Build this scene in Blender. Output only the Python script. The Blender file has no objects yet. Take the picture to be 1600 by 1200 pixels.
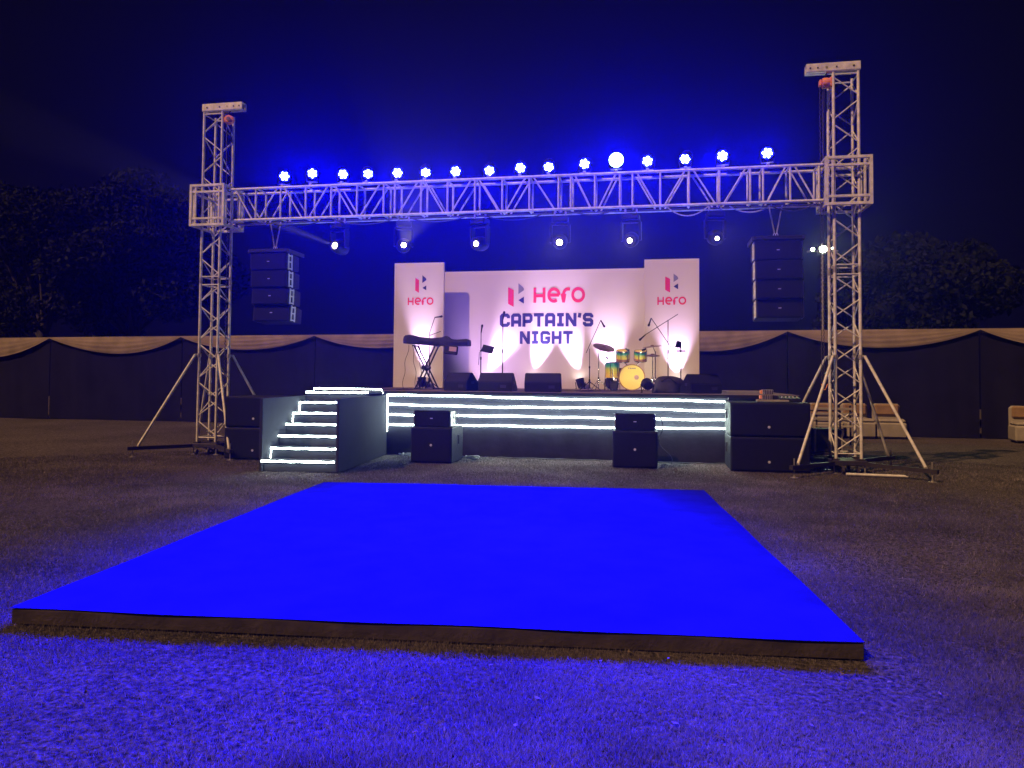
import bpy, bmesh, math, random
import numpy as np
from mathutils import Vector, Matrix, Quaternion

R = math.radians
random.seed(7)
rng = np.random.default_rng(7)
sc = bpy.context.scene
col = sc.collection

# ------------------------------------------------------------------ camera
cd = bpy.data.cameras.new('camera')
cam = bpy.data.objects.new('camera', cd)
col.objects.link(cam)
sc.camera = cam
cd.sensor_width = 36.0
cd.lens = 36.0 * 1163.57 / 1600.0
cd.shift_y = -52.57 / 1600.0
cd.clip_start = 0.05
cd.clip_end = 400
YAW, PIT, ROL = .1867, .0352, .0078
_f = Vector((-math.sin(YAW) * math.cos(PIT), math.cos(YAW) * math.cos(PIT), math.sin(PIT)))
_r = Vector((math.cos(YAW), math.sin(YAW), 0))
_u = _r.cross(_f)
_r2 = _r * math.cos(ROL) + _u * math.sin(ROL)
_u2 = -_r * math.sin(ROL) + _u * math.cos(ROL)
cam.matrix_world = Matrix(((_r2.x, _u2.x, -_f.x, 0), (_r2.y, _u2.y, -_f.y, 0), (_r2.z, _u2.z, -_f.z, 1.55), (0, 0, 0, 1)))

# ------------------------------------------------------------------ night sky, flood light, exposure
w = bpy.data.worlds.new('World')
sc.world = w
w.use_nodes = True
bg = w.node_tree.nodes['Background']
bg.inputs[0].default_value = (.0018, .0012, .0065, 1)
bg.inputs[1].default_value = 1.0
sd = bpy.data.lights.new('flood_sun', 'SUN')
sun = bpy.data.objects.new('flood_sun', sd)
col.objects.link(sun)
sd.energy = 3.4
sd.color = (1.0, .57, .26)
sd.angle = R(1.2)
sun.rotation_euler = Vector((.53, .60, -.80)).to_track_quat('-Z', 'Y').to_euler()

sc.view_settings.view_transform = 'Standard'
sc.view_settings.look = 'None'
sc.view_settings.exposure = 0
sc.view_settings.gamma = 1
sc.view_settings.use_curve_mapping = False
sc.cycles.use_denoising = True
sc.cycles.max_bounces = 4
sc.cycles.diffuse_bounces = 2
sc.cycles.glossy_bounces = 2
sc.cycles.volume_bounces = 0
sc.cycles.transparent_max_bounces = 8
sc.cycles.sample_clamp_indirect = 4
sc.cycles.caustics_reflective = False
sc.cycles.caustics_refractive = False

PAR_POWER = 8800
HAZE = .00052


# ------------------------------------------------------------------ materials
def mat(name, c, rough=.6, metal=0.0, var=.25, scale=6.0, bump=0.0, bscale=60.0, spec=.5, c2=None):
    m = bpy.data.materials.new(name)
    m.use_nodes = True
    nt = m.node_tree
    b = nt.nodes['Principled BSDF']
    tc = nt.nodes.new('ShaderNodeTexCoord')
    n = nt.nodes.new('ShaderNodeTexNoise')
    n.inputs['Scale'].default_value = scale
    n.inputs['Detail'].default_value = 6
    nt.links.new(tc.outputs['Object'], n.inputs['Vector'])
    rp = nt.nodes.new('ShaderNodeValToRGB')
    rp.color_ramp.elements[0].position = .3
    rp.color_ramp.elements[1].position = .7
    lo = tuple(x * (1 - var) for x in c) if c2 is None else c2
    rp.color_ramp.elements[0].color = (*lo, 1)
    rp.color_ramp.elements[1].color = (*[min(1, x * (1 + var * .5)) for x in c], 1)
    nt.links.new(n.outputs['Fac'], rp.inputs['Fac'])
    nt.links.new(rp.outputs['Color'], b.inputs['Base Color'])
    mr = nt.nodes.new('ShaderNodeMapRange')
    mr.inputs['To Min'].default_value = max(.02, rough - .1)
    mr.inputs['To Max'].default_value = min(1, rough + .12)
    nt.links.new(n.outputs['Fac'], mr.inputs['Value'])
    nt.links.new(mr.outputs['Result'], b.inputs['Roughness'])
    b.inputs['Metallic'].default_value = metal
    b.inputs['Specular IOR Level'].default_value = spec
    if bump:
        n2 = nt.nodes.new('ShaderNodeTexNoise')
        n2.inputs['Scale'].default_value = bscale
        n2.inputs['Detail'].default_value = 4
        nt.links.new(tc.outputs['Object'], n2.inputs['Vector'])
        bp = nt.nodes.new('ShaderNodeBump')
        bp.inputs['Strength'].default_value = bump
        bp.inputs['Distance'].default_value = .02
        nt.links.new(n2.outputs['Fac'], bp.inputs['Height'])
        nt.links.new(bp.outputs['Normal'], b.inputs['Normal'])
    return m


def emi(name, c, s):
    m = bpy.data.materials.new(name)
    m.use_nodes = True
    nt = m.node_tree
    nt.nodes.clear()
    e = nt.nodes.new('ShaderNodeEmission')
    e.inputs[0].default_value = (*c, 1)
    e.inputs[1].default_value = s
    o = nt.nodes.new('ShaderNodeOutputMaterial')
    nt.links.new(e.outputs[0], o.inputs[0])
    return m


M = dict(
    alu=mat('aluminium_paint', (.68, .68, .70), .5, .05, .3, 9, .15, 120),
    steel=mat('galvanised_steel', (.5, .48, .46), .4, .7, .35, 8, .1, 90),
    dark=mat('dark_steel', (.035, .03, .032), .55, .3, .4, 7, .1, 80),
    black=mat('black_cabinet_paint', (.008, .008, .011), .6, 0, .35, 14, .25, 220, .25),
    grille=mat('speaker_grille', (.006, .006, .009), .7, 0, .3, 40, .35, 500, .12),
    cloth=mat('dark_skirt_cloth', (.019, .019, .028), .9, 0, .3, 3, .3, 12, .15),
    stair=mat('dark_stair_carpet', (.026, .027, .038), .9, 0, .25, 5, .15, 150, .2),
    deck=mat('stage_deck_carpet', (.17, .13, .16), .95, 0, .3, 4, .3, 130, .2),
    dance=mat('blue_lit_carpet', (.010, .009, .20), .95, 0, .2, 3, .3, 160, .0),  # blue of the lamp light is put into the carpet colour
    danceside=mat('platform_side_board', (.05, .04, .038), .9, 0, .45, 5, .4, 40, .2),
    fence=mat('navy_fence_cloth', (.010, .0095, .029), .95, 0, .3, 1.2, .3, 6, .1),
    drape=mat('beige_drape', (.28, .225, .19), .8, 0, .25, 2.5, .25, 30, .2),
    vinyl=mat('white_vinyl', (.66, .63, .65), .38, 0, .05, .8, .12, 3, .5),
    pink=mat('pink_print', (.72, .03, .09), .45, 0, .1, 3),
    navy=mat('navy_print', (.03, .03, .16), .45, 0, .15, 3),
    grey=mat('grey_print', (.20, .20, .27), .45, 0, .15, 3),
    badge=mat('badge_silver', (.75, .75, .78), .3, .4, .1, 30),
    orange=mat('hoist_orange', (.85, .30, .09), .45, 0, .25, 10, .1, 60),
    chain=mat('chain_steel', (.09, .08, .08), .5, .6, .4, 30),
    white=mat('white_cover', (.27, .25, .22), .85, 0, .18, 4, .35, 9, .2),
    tan=mat('tan_cushion', (.25, .165, .09), .8, 0, .25, 4, .3, 14, .2),
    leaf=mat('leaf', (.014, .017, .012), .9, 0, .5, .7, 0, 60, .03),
    bark=mat('bark', (.03, .024, .02), .95, 0, .4, 4, .6, 20),
    yellow=mat('drum_yellow', (.75, .55, .06), .3, 0, .12, 4),
    green=mat('drum_green', (.03, .32, .22), .3, 0, .2, 4),
    head=mat('drum_head', (.88, .74, .16), .45, 0, .08, 3),
    wood=mat('drum_wood', (.35, .15, .05), .4, 0, .3, 6),
    chrome=mat('chrome', (.75, .75, .78), .2, 1.0, .1, 20),
    bronze=mat('cymbal_bronze', (.22, .15, .12), .4, .7, .3, 9),
    stand=mat('black_stand', (.02, .02, .022), .45, .4, .3, 20),
    kcover=mat('keyboard_cover', (.03, .028, .04), .8, 0, .4, 9, .5, 18, .3),
    paper=mat('paper', (.6, .4, .42), .8, 0, .15, 8),
    cable=mat('cable_rubber', (.03, .03, .03), .5, 0, .3, 30),
    wcable=mat('pale_cable', (.45, .45, .42), .5, 0, .3, 30),
    led_blue=emi('led_blue', (.42, .5, 1.0), 22),
    led_glow=emi('led_blue_glow', (.0005, .0015, 1.0), 42.0),
    led_hot=emi('led_blue_hot', (.42, .72, 1.0), 30),
    lens_warm=emi('lens_warm_white', (1.0, .82, .72), 14),
    strip=emi('led_strip_white', (.80, 1.0, .90), 38.0),
    floodl=emi('flood_lens', (.85, 1.0, .62), 30),
)


# drum shells fade from green (top) to yellow (bottom), blended in object space
def fade_mat(name, zlo, zhi):
    m = mat(name, (.75, .55, .06), .3)
    nt = m.node_tree
    b = nt.nodes['Principled BSDF']
    tc = nt.nodes.new('ShaderNodeTexCoord')
    sp = nt.nodes.new('ShaderNodeSeparateXYZ')
    nt.links.new(tc.outputs['Object'], sp.inputs[0])
    mr = nt.nodes.new('ShaderNodeMapRange')
    mr.inputs['From Min'].default_value = zlo
    mr.inputs['From Max'].default_value = zhi
    nt.links.new(sp.outputs['Z'], mr.inputs['Value'])
    rp = nt.nodes.new('ShaderNodeValToRGB')
    e = rp.color_ramp.elements
    e[0].position, e[0].color = .15, (.78, .55, .03, 1)
    e[1].position, e[1].color = .95, (.01, .16, .22, 1)
    k = e.new(.55)
    k.color = (.55, .55, .03, 1)
    k = e.new(.75)
    k.color = (.04, .36, .18, 1)
    nt.links.new(mr.outputs[0], rp.inputs[0])
    nt.links.new(rp.outputs[0], b.inputs['Base Color'])
    return m


# ------------------------------------------------------------------ helpers
ORG = {}


def thing(name, label, cat, loc=(0, 0, 0), rz=0, group=None):
    o = bpy.data.objects.new(name, None)
    col.objects.link(o)
    o.empty_display_size = .1
    o.location = loc
    o.rotation_euler = (0, 0, rz)
    o['label'] = label
    o['category'] = cat
    if group:
        o['group'] = group
    ORG[o] = Vector((0, 0, 0))
    return o


def tag(o, label, cat, group=None):
    o['label'] = label
    o['category'] = cat
    if group:
        o['group'] = group
    return o


def link(name, me, parent=None, loc=(0, 0, 0), rot=None):
    o = bpy.data.objects.new(name, me)
    col.objects.link(o)
    loc = Vector(loc)
    ORG[o] = loc.copy()
    if parent is not None:
        o.parent = parent
        loc = loc - ORG[parent]
    o.location = loc
    if rot is not None:
        if isinstance(rot, Quaternion):
            o.rotation_mode = 'QUATERNION'
            o.rotation_quaternion = rot
        else:
            o.rotation_euler = rot
    return o


def mesh(name, vs, fs, m, smooth=False):
    me = bpy.data.meshes.new(name)
    me.from_pydata([tuple(v) for v in vs], [], fs)
    me.materials.append(M[m] if isinstance(m, str) else m)
    if smooth:
        me.shade_smooth()
    me.update()
    return me


CACHE = {}


def box_me(sx, sy, sz, m, bev):
    k = ('b', round(sx, 4), round(sy, 4), round(sz, 4), m, bev)
    if k not in CACHE:
        bm = bmesh.new()
        bmesh.ops.create_cube(bm, size=1)
        bmesh.ops.scale(bm, vec=(sx, sy, sz), verts=bm.verts)
        if bev:
            bmesh.ops.bevel(bm, geom=list(bm.edges), offset=min(bev, .45 * min(sx, sy, sz)), segments=1, affect='EDGES', profile=.7)
        me = bpy.data.meshes.new('box')
        bm.to_mesh(me)
        bm.free()
        me.materials.append(M[m])
        CACHE[k] = me
    return CACHE[k]


def box(name, c, s, m, parent=None, bev=.008, rot=None):
    return link(name, box_me(*s, m, bev), parent, c, rot)


def rod(name, p0, p1, r, m, parent=None, n=10, r2=None, square=False):
    p0, p1 = Vector(p0), Vector(p1)
    d = p1 - p0
    L = d.length
    if square:
        n = 4
    k = ('r', round(L, 3), r, r2, m, n)
    if k not in CACHE:
        vs, fs = [], []
        rr = r * math.sqrt(2) if square else r
        re = rr if r2 is None else r2
        for i in range(n):
            a = 2 * math.pi * (i + .5) / n
            vs.append((rr * math.cos(a), rr * math.sin(a), 0))
            vs.append((re * math.cos(a), re * math.sin(a), L))
        for i in range(n):
            j = (i + 1) % n
            fs.append((2 * i, 2 * j, 2 * j + 1, 2 * i + 1))
        fs.append(tuple(2 * i for i in range(n))[::-1])
        fs.append(tuple(2 * i + 1 for i in range(n)))
        me = mesh('rod', vs, fs, m)
        if not square:
            for q in me.polygons:
                q.use_smooth = len(q.vertices) == 4
            me.set_sharp_from_angle(angle=R(50))
        CACHE[k] = me
    if square and abs(d.normalized().z) > .999:
        q = Quaternion()
        if d.z < 0:
            q = Quaternion((1, 0, 0), math.pi)
    else:
        q = d.to_track_quat('Z', 'Y')
    return link(name, CACHE[k], parent, p0, q)


def lathe(name, prof, m, parent, loc, rot=None, n=24, cap=True):
    k = ('l', tuple((round(a, 4), round(b, 4)) for a, b in prof), m if isinstance(m, str) else m.name, n)
    if k not in CACHE:
        vs, fs = [], []
        for (r, z) in prof:
            for i in range(n):
                a = 2 * math.pi * i / n
                vs.append((r * math.cos(a), r * math.sin(a), z))
        for j in range(len(prof) - 1):
            for i in range(n):
                i2 = (i + 1) % n
                fs.append((j * n + i, j * n + i2, (j + 1) * n + i2, (j + 1) * n + i))
        if cap:
            fs.append(tuple(range(n))[::-1])
            fs.append(tuple((len(prof) - 1) * n + i for i in range(n)))
        me = mesh(name, vs, fs, m)
        for q in me.polygons:
            q.use_smooth = len(q.vertices) == 4
        me.set_sharp_from_angle(angle=R(40))
        CACHE[k] = me
    return link(name, CACHE[k], parent, loc, rot)


def tube(name, pts, r, m, parent=None, n=6, closed=False):
    pts = [Vector(p) for p in pts]
    o = pts[0].copy()
    vs, fs = [], []
    K = len(pts)
    for i, p in enumerate(pts):
        a = pts[(i - 1) % K] if (i > 0 or closed) else p
        b = pts[(i + 1) % K] if (i < K - 1 or closed) else p
        d = (b - a).normalized() if (b - a).length > 1e-9 else Vector((0, 0, 1))
        ref = Vector((0, 0, 1)) if abs(d.z) < .9 else Vector((1, 0, 0))
        s = d.cross(ref).normalized()
        t = s.cross(d)
        for q in range(n):
            an = 2 * math.pi * q / n
            vs.append(p - o + s * (r * math.cos(an)) + t * (r * math.sin(an)))
    for i in range(K if closed else K - 1):
        i2 = (i + 1) % K
        for q in range(n):
            q2 = (q + 1) % n
            fs.append((i * n + q, i * n + q2, i2 * n + q2, i2 * n + q))
    if not closed:
        fs.append(tuple(range(n))[::-1])
        fs.append(tuple((K - 1) * n + q for q in range(n)))
    me = mesh(name, vs, fs, m, True)
    me.set_sharp_from_angle(angle=R(75))
    return link(name, me, parent, o)


def prism(name, poly, x0, x1, m, parent, loc=(0, 0, 0), rot=None, bev=.01):
    """polygon in (y, z) extruded along x"""
    bm = bmesh.new()
    a = [bm.verts.new((x0, y, z)) for y, z in poly]
    b = [bm.verts.new((x1, y, z)) for y, z in poly]
    n = len(poly)
    bm.faces.new(a)
    bm.faces.new(b[::-1])
    for i in range(n):
        j = (i + 1) % n
        bm.faces.new((a[i], b[i], b[j], a[j]))
    bmesh.ops.recalc_face_normals(bm, faces=bm.faces)
    if bev:
        bmesh.ops.bevel(bm, geom=list(bm.edges), offset=bev, segments=2, affect='EDGES')
    me = bpy.data.meshes.new(name)
    bm.to_mesh(me)
    bm.free()
    me.materials.append(M[m])
    return link(name, me, parent, loc, rot)


def spot(name, loc, target, power, c, size, blend, radius, parent=None, world_parent_loc=(0, 0, 0)):
    l = bpy.data.lights.new(name, 'SPOT')
    l.energy = power
    l.color = c
    l.spot_size = R(size)
    l.spot_blend = blend
    l.shadow_soft_size = radius
    o = bpy.data.objects.new(name, l)
    col.objects.link(o)
    d = Vector(target) - Vector(loc)
    o.rotation_euler = d.to_track_quat('-Z', 'Y').to_euler()
    if parent is not None:
        o.parent = parent
        o.location = Vector(loc) - Vector(world_parent_loc)
    else:
        o.location = loc
    return o


def structure(o):
    o['kind'] = 'structure'
    return o


# ------------------------------------------------------------------ ground
def ground_mat():
    m = bpy.data.materials.new('dry_lawn_soil')
    m.use_nodes = True
    nt = m.node_tree
    b = nt.nodes['Principled BSDF']
    tc = nt.nodes.new('ShaderNodeTexCoord')

    def noise(s, d=6):
        n = nt.nodes.new('ShaderNodeTexNoise')
        n.inputs['Scale'].default_value = s
        n.inputs['Detail'].default_value = d
        nt.links.new(tc.outputs['Object'], n.inputs['Vector'])
        return n
    a, f = noise(.45), noise(38, 8)
    mx = nt.nodes.new('ShaderNodeMix')
    mx.data_type = 'RGBA'
    r1 = nt.nodes.new('ShaderNodeValToRGB')
    r1.color_ramp.elements[0].position, r1.color_ramp.elements[0].color = .35, (.018, .017, .010, 1)
    r1.color_ramp.elements[1].position, r1.color_ramp.elements[1].color = .68, (.185, .158, .155, 1)
    nt.links.new(f.outputs['Fac'], r1.inputs[0])
    r2 = nt.nodes.new('ShaderNodeValToRGB')
    r2.color_ramp.elements[0].position, r2.color_ramp.elements[0].color = .3, (.55, .55, .55, 1)
    r2.color_ramp.elements[1].position, r2.color_ramp.elements[1].color = .7, (1, 1, 1, 1)
    nt.links.new(a.outputs['Fac'], r2.inputs[0])
    mx.blend_type = 'MULTIPLY'
    mx.inputs['Factor'].default_value = 1
    nt.links.new(r1.outputs[0], mx.inputs['A'])
    nt.links.new(r2.outputs[0], mx.inputs['B'])
    nt.links.new(mx.outputs['Result'], b.inputs['Base Color'])
    b.inputs['Roughness'].default_value = .95
    b.inputs['Specular IOR Level'].default_value = .1
    bp = nt.nodes.new('ShaderNodeBump')
    bp.inputs['Strength'].default_value = .9
    bp.inputs['Distance'].default_value = .03
    nt.links.new(f.outputs['Fac'], bp.inputs['Height'])
    nt.links.new(bp.outputs['Normal'], b.inputs['Normal'])
    return m


nx, ny = 110, 90
gx = np.linspace(-46, 31, nx)
gy = np.linspace(-12, 44, ny)
gv = [(x, y, -.012 + .008 * math.sin(x * 1.3 + y) * math.cos(y * .9 - x * .4)) for y in gy for x in gx]
gf = [(j * nx + i, j * nx + i + 1, (j + 1) * nx + i + 1, (j + 1) * nx + i) for j in range(ny - 1) for i in range(nx - 1)]
structure(link('ground', mesh('ground', gv, gf, ground_mat(), True)))

# dance floor: a low platform turned five degrees
DC = Vector((-1.62, 7.0, 0))
DR = R(5.2)
DW, DD, DH = 5.06, 5.56, .11
dax, day = Vector((math.cos(DR), math.sin(DR), 0)), Vector((-math.sin(DR), math.cos(DR), 0))


def grass():
    m = bpy.data.materials.new('grass_blades')
    m.use_nodes = True
    nt = m.node_tree
    b = nt.nodes['Principled BSDF']
    at = nt.nodes.new('ShaderNodeAttribute')
    at.attribute_name = 'shade'
    rp = nt.nodes.new('ShaderNodeValToRGB')
    e = rp.color_ramp.elements
    e[0].position, e[0].color = 0, (.03, .032, .03, 1)
    e[1].position, e[1].color = 1, (.33, .28, .28, 1)
    k = e.new(.6)
    k.color = (.15, .132, .13, 1)
    nt.links.new(at.outputs['Fac'], rp.inputs[0])
    nt.links.new(rp.outputs[0], b.inputs['Base Color'])
    b.inputs['Roughness'].default_value = .65
    b.inputs['Specular IOR Level'].default_value = .25
    tl_ = nt.nodes.new('ShaderNodeBsdfTranslucent')
    nt.links.new(rp.outputs[0], tl_.inputs[0])
    ms = nt.nodes.new('ShaderNodeMixShader')
    ms.inputs[0].default_value = .5
    nt.links.new(b.outputs[0], ms.inputs[1])
    nt.links.new(tl_.outputs[0], ms.inputs[2])
    nt.links.new(ms.outputs[0], nt.nodes['Material Output'].inputs['Surface'])
    N = 1500000
    u = rng.random(N)
    r = 2.0 * (16.5 / 2.0) ** (u ** .92)
    a = (rng.random(N) - .5) * R(96)
    ang = math.pi / 2 + YAW + a
    X, Y = r * np.cos(ang), r * np.sin(ang)
    # clumps
    def vn(x, y, s, seed):
        g = np.random.default_rng(seed).random((64, 64))
        xi, yi = x * s, y * s
        x0, y0 = np.floor(xi).astype(int), np.floor(yi).astype(int)
        fx, fy = xi - x0, yi - y0
        fx, fy = fx * fx * (3 - 2 * fx), fy * fy * (3 - 2 * fy)
        q = lambda i, j: g[i % 64, j % 64]
        return (q(x0, y0) * (1 - fx) + q(x0 + 1, y0) * fx) * (1 - fy) + (q(x0, y0 + 1) * (1 - fx) + q(x0 + 1, y0 + 1) * fx) * fy
    c1, c2, c3 = vn(X, Y, 9, 1), vn(X, Y, 2.3, 2), vn(X, Y, .6, 3)
    c4 = vn(X, Y, .9, 11)
    bare = np.clip((c4 - .62) * 5, 0, 1)
    dens = (.3 + .5 * c1 + .35 * c2) * (1 - .75 * bare)
    lx = (X - DC.x) * dax.x + (Y - DC.y) * dax.y
    ly = (X - DC.x) * day.x + (Y - DC.y) * day.y
    ok = (rng.random(N) < dens) & ~((abs(lx) < DW / 2 + .0) & (abs(ly) < DD / 2 + .0))
    ok &= ~((Y > 14.0) & (X > -6.6) & (X < 2.8)) & ~((Y > 11.1) & (X > -6.3) & (X < -4.85))
    X, Y, r, c1, c2, c3 = X[ok], Y[ok], r[ok], c1[ok], c2[ok], c3[ok]
    N = len(X)
    k = np.maximum(1, r / 4.2)
    h = (.004 + .012 * rng.random(N) * (.4 + c1)) * (.7 + .6 * c2) * np.minimum(k, 1.25)
    wd = (.0011 + .0014 * rng.random(N)) * k
    th = rng.random(N) * 2 * np.pi
    ph = rng.random(N) * 2 * np.pi
    lean = h * (.4 + 1.6 * rng.random(N))
    V = np.empty((N, 3, 3), np.float32)
    V[:, 0] = np.stack([X - wd * np.cos(th), Y - wd * np.sin(th), np.full(N, -.012)], 1)
    V[:, 1] = np.stack([X + wd * np.cos(th), Y + wd * np.sin(th), np.full(N, -.012)], 1)
    V[:, 2] = np.stack([X + lean * np.cos(ph), Y + lean * np.sin(ph), h], 1)
    me = bpy.data.meshes.new('grass')
    me.vertices.add(3 * N)
    me.vertices.foreach_set('co', V.ravel())
    me.loops.add(3 * N)
    me.loops.foreach_set('vertex_index', np.arange(3 * N, dtype=np.int32))
    me.polygons.add(N)
    me.polygons.foreach_set('loop_start', np.arange(0, 3 * N, 3, dtype=np.int32))
    me.update(calc_edges=True)
    s = np.clip(-.05 + .35 * rng.random(N) + .4 * c2 + .35 * c3 + (rng.random(N) > .93) * .4, 0, 1)
    at_ = me.attributes.new('shade', 'FLOAT', 'FACE')
    at_.data.foreach_set('value', s.astype(np.float32))
    me.materials.append(m)
    o = link('grass', me)
    o['kind'] = 'stuff'
    o['label'] = 'short dry lawn grass around the blue dance floor'
    o['category'] = 'grass'


grass()

def litter():
    n = 260
    vs, fs = [], []
    for k in range(n):
        r_ = 2.4 * (14 / 2.4) ** random.random()
        a = math.pi / 2 + YAW + (random.random() - .5) * R(86)
        x, y = r_ * math.cos(a), r_ * math.sin(a)
        p = Vector((x - DC.x, y - DC.y, 0))
        if abs(p.dot(dax)) < DW / 2 + .02 and abs(p.dot(day)) < DD / 2 + .02 or y > 10.9:
            continue
        L, W_ = .009 + .016 * random.random(), .004 + .007 * random.random()
        t_ = random.random() * 6.28
        dx, dy = math.cos(t_), math.sin(t_)
        z = .012 + .012 * random.random()
        c = .008 * (random.random() - .3)
        o = len(vs)
        vs += [(x - dx * L, y - dy * L, z + c), (x - dy * W_, y + dx * W_, z - c), (x + dx * L, y + dy * L, z + c * 1.5), (x + dy * W_, y - dx * W_, z - c), (x, y, z - c * 2)]
        fs += [(o, o + 4, o + 1), (o + 1, o + 4, o + 2), (o + 2, o + 4, o + 3), (o + 3, o + 4, o)]
    o = link('leaf_litter', mesh('leaf_litter', vs, fs, mat('dry_leaf', (.15, .11, .08), .8, 0, .4, 3)))
    o['kind'] = 'stuff'
    o['label'] = 'scattered dry leaf bits lying on the lawn'
    o['category'] = 'leaves'


litter()
dp = thing('dance_floor', 'low square dance floor platform covered in carpet tinted with the blue lamp light', 'dance floor', DC, DR)
box('base_board', (0, -DD / 2 + .012, .045), (DW, .024, .090), 'danceside', dp, .004)
box('base_board', (0, DD / 2 - .012, .045), (DW, .024, .090), 'danceside', dp, .004)
box('base_board', (-DW / 2 + .012, 0, .045), (.024, DD - .05, .090), 'danceside', dp, .004)
box('base_board', (DW / 2 - .012, 0, .045), (.024, DD - .05, .090), 'danceside', dp, .004)
# carpet sheet with slight ripples at its rim, wrapped over the boards
n = 60
vs, fs = [], []
for j in range(n + 1):
    for i in range(n + 1):
        x, y = (i / n - .5) * (DW + .012), (j / n - .5) * (DD + .012)
        e = min(i, n - i, j, n - j)
        vs.append((x + (.004 * math.sin(y * 3) if e == 0 else 0), y + (.005 * math.sin(x * 5) if e == 0 else 0),
                   DH - .007 - (.004 if e == 0 else 0) + .002 * math.sin(x * 2.1 + 1) * math.sin(y * 1.7)))
for j in range(n):
    for i in range(n):
        a = j * (n + 1) + i
        fs.append((a, a + 1, a + n + 2, a + n + 1))
ca = link('carpet', mesh('carpet', vs, fs, 'dance'), dp)
ca.modifiers.new('s', 'SOLIDIFY').thickness = .003

# ------------------------------------------------------------------ cloth fence with swags
FY = 22.0
PK = [-30.0, -25.1, -20.14, -15.18, -10.5, -5.8, -1.05, 3.72, 8.64, 13.5, 18.4]


def ftop(x):
    return 2.74 + max(-4, min(34, x + 20)) * .0062


fe = thing('cloth_fence', 'long navy cloth fence with beige swag drapes along the top, behind the stage', 'fence', (0, FY, 0))
for a, b in zip(PK[:-1], PK[1:]):
    n, k = 56, 8
    vs, fs = [], []
    for j in range(k + 1):
        for i in range(n + 1):
            x = a + .02 + (b - a - .04) * i / n
            z = ftop(x) * j / k
            y = .022 * math.sin(x * 3.1 + 1.7 * math.sin(x * 1.3)) * (1 - .4 * j / k) + .007 * math.sin(x * 11 + 2 * math.sin(x * 2.3) + z)
            vs.append((x, y, z))
    for j in range(k):
        for i in range(n):
            q = j * (n + 1) + i
            fs.append((q, q + 1, q + n + 2, q + n + 1))
    link('cloth_panel', mesh('cloth_panel', vs, fs, 'fence', True), fe)
    vs, fs = [], []
    k = 14
    for i in range(n + 1):
        t = i / n
        x = a + (b - a) * t
        dpth = .03 + (.48 + .09 * math.sin(a * 3.7)) * (1 - abs(2 * t - 1) ** 2.0) * (1 + .16 * math.sin(t * 2.2 + a))
        for j in range(k + 1):
            s = j / k
            z = ftop(x) + .02 - dpth * s
            y = -.09 - .006 * math.sin(s * 23 + t * 4 + a) * math.sin(math.pi * t) - .03 * math.sin(math.pi * s) * math.sin(math.pi * t)
            vs.append((x, y, z))
    for i in range(n):
        for j in range(k):
            q = i * (k + 1) + j
            fs.append((q, q + k + 1, q + k + 2, q + 1))
    link('swag_drape', mesh('swag_drape', vs, fs, 'drape', True), fe)
for x in PK:
    rod('post', (x, .12, 0), (x, .12, ftop(x) + .01), .025, 'dark', fe)


# ------------------------------------------------------------------ trees
def tree(label, loc, h, rx, rz0, nleaf, seed):
    rs = np.random.default_rng(seed)
    t = thing('tree', label, 'tree', loc, 0, 'trees beyond the cloth fence')
    # trunk and limbs
    vs, fs = [], []

    def limb(p, q, r0, r1, n=7):
        p, q = Vector(p), Vector(q)
        d = (q - p).normalized()
        s = d.cross(Vector((.3, 1, .2))).normalized()
        u = s.cross(d)
        b0 = len(vs)
        for c, rr in ((p, r0), (p.lerp(q, .5) + s * r0 * .5, (r0 + r1) / 2), (q, r1)):
            for i in range(n):
                an = 2 * math.pi * i / n
                vs.append(c + s * rr * math.cos(an) + u * rr * math.sin(an))
        for k in range(2):
            for i in range(n):
                j = (i + 1) % n
                fs.append((b0 + k * n + i, b0 + k * n + j, b0 + (k + 1) * n + j, b0 + (k + 1) * n + i))
    th = h * .42
    limb((0, 0, -.1), (.1, 0, th), h * .028, h * .018)
    cl = []
    for i in range(17):
        an = rs.random() * 6.28
        rr = rx * (.25 + .65 * rs.random())
        z = rz0 + (h - rz0) * (.08 + .8 * rs.random() ** .8)
        k = 1 - .55 * max(0, (z - rz0) / (h - rz0) - .45) / .55
        c = Vector((rr * k * math.cos(an), rr * k * .8 * math.sin(an), z))
        cl.append((c, rx * (.24 + .2 * rs.random())))
        limb((.1, 0, th * (.6 + .4 * rs.random())), c, h * .011, h * .003, 5)
    link('trunk', mesh('trunk', vs, fs, 'bark', True), t)
    per = nleaf // len(cl)
    P, S = [], []
    for c, rad in cl:
        d = rs.normal(size=(per, 3))
        d /= np.linalg.norm(d, axis=1)[:, None]
        d *= (rad * (.35 + .75 * rs.random(per) ** .5))[:, None]
        d[:, 2] *= .75
        P.append(np.array(c) + d)
    P = np.concatenate(P)
    N = len(P)
    sz = .07 + .09 * rs.random(N)
    n1 = rs.normal(size=(N, 3))
    n1 /= np.linalg.norm(n1, axis=1)[:, None]
    n2 = np.cross(n1, rs.normal(size=(N, 3)))
    n2 /= np.linalg.norm(n2, axis=1)[:, None]
    V = np.stack([P - n1 * sz[:, None], P + n2 * sz[:, None] * .5, P + n1 * sz[:, None], P - n2 * sz[:, None] * .5], 1).astype(np.float32)
    me = bpy.data.meshes.new('crown')
    me.vertices.add(4 * N)
    me.vertices.foreach_set('co', V.ravel())
    me.loops.add(4 * N)
    me.loops.foreach_set('vertex_index', np.arange(4 * N, dtype=np.int32))
    me.polygons.add(N)
    me.polygons.foreach_set('loop_start', np.arange(0, 4 * N, 4, dtype=np.int32))
    me.update(calc_edges=True)
    me.materials.append(M['leaf'])
    link('crown', me, t)


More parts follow.
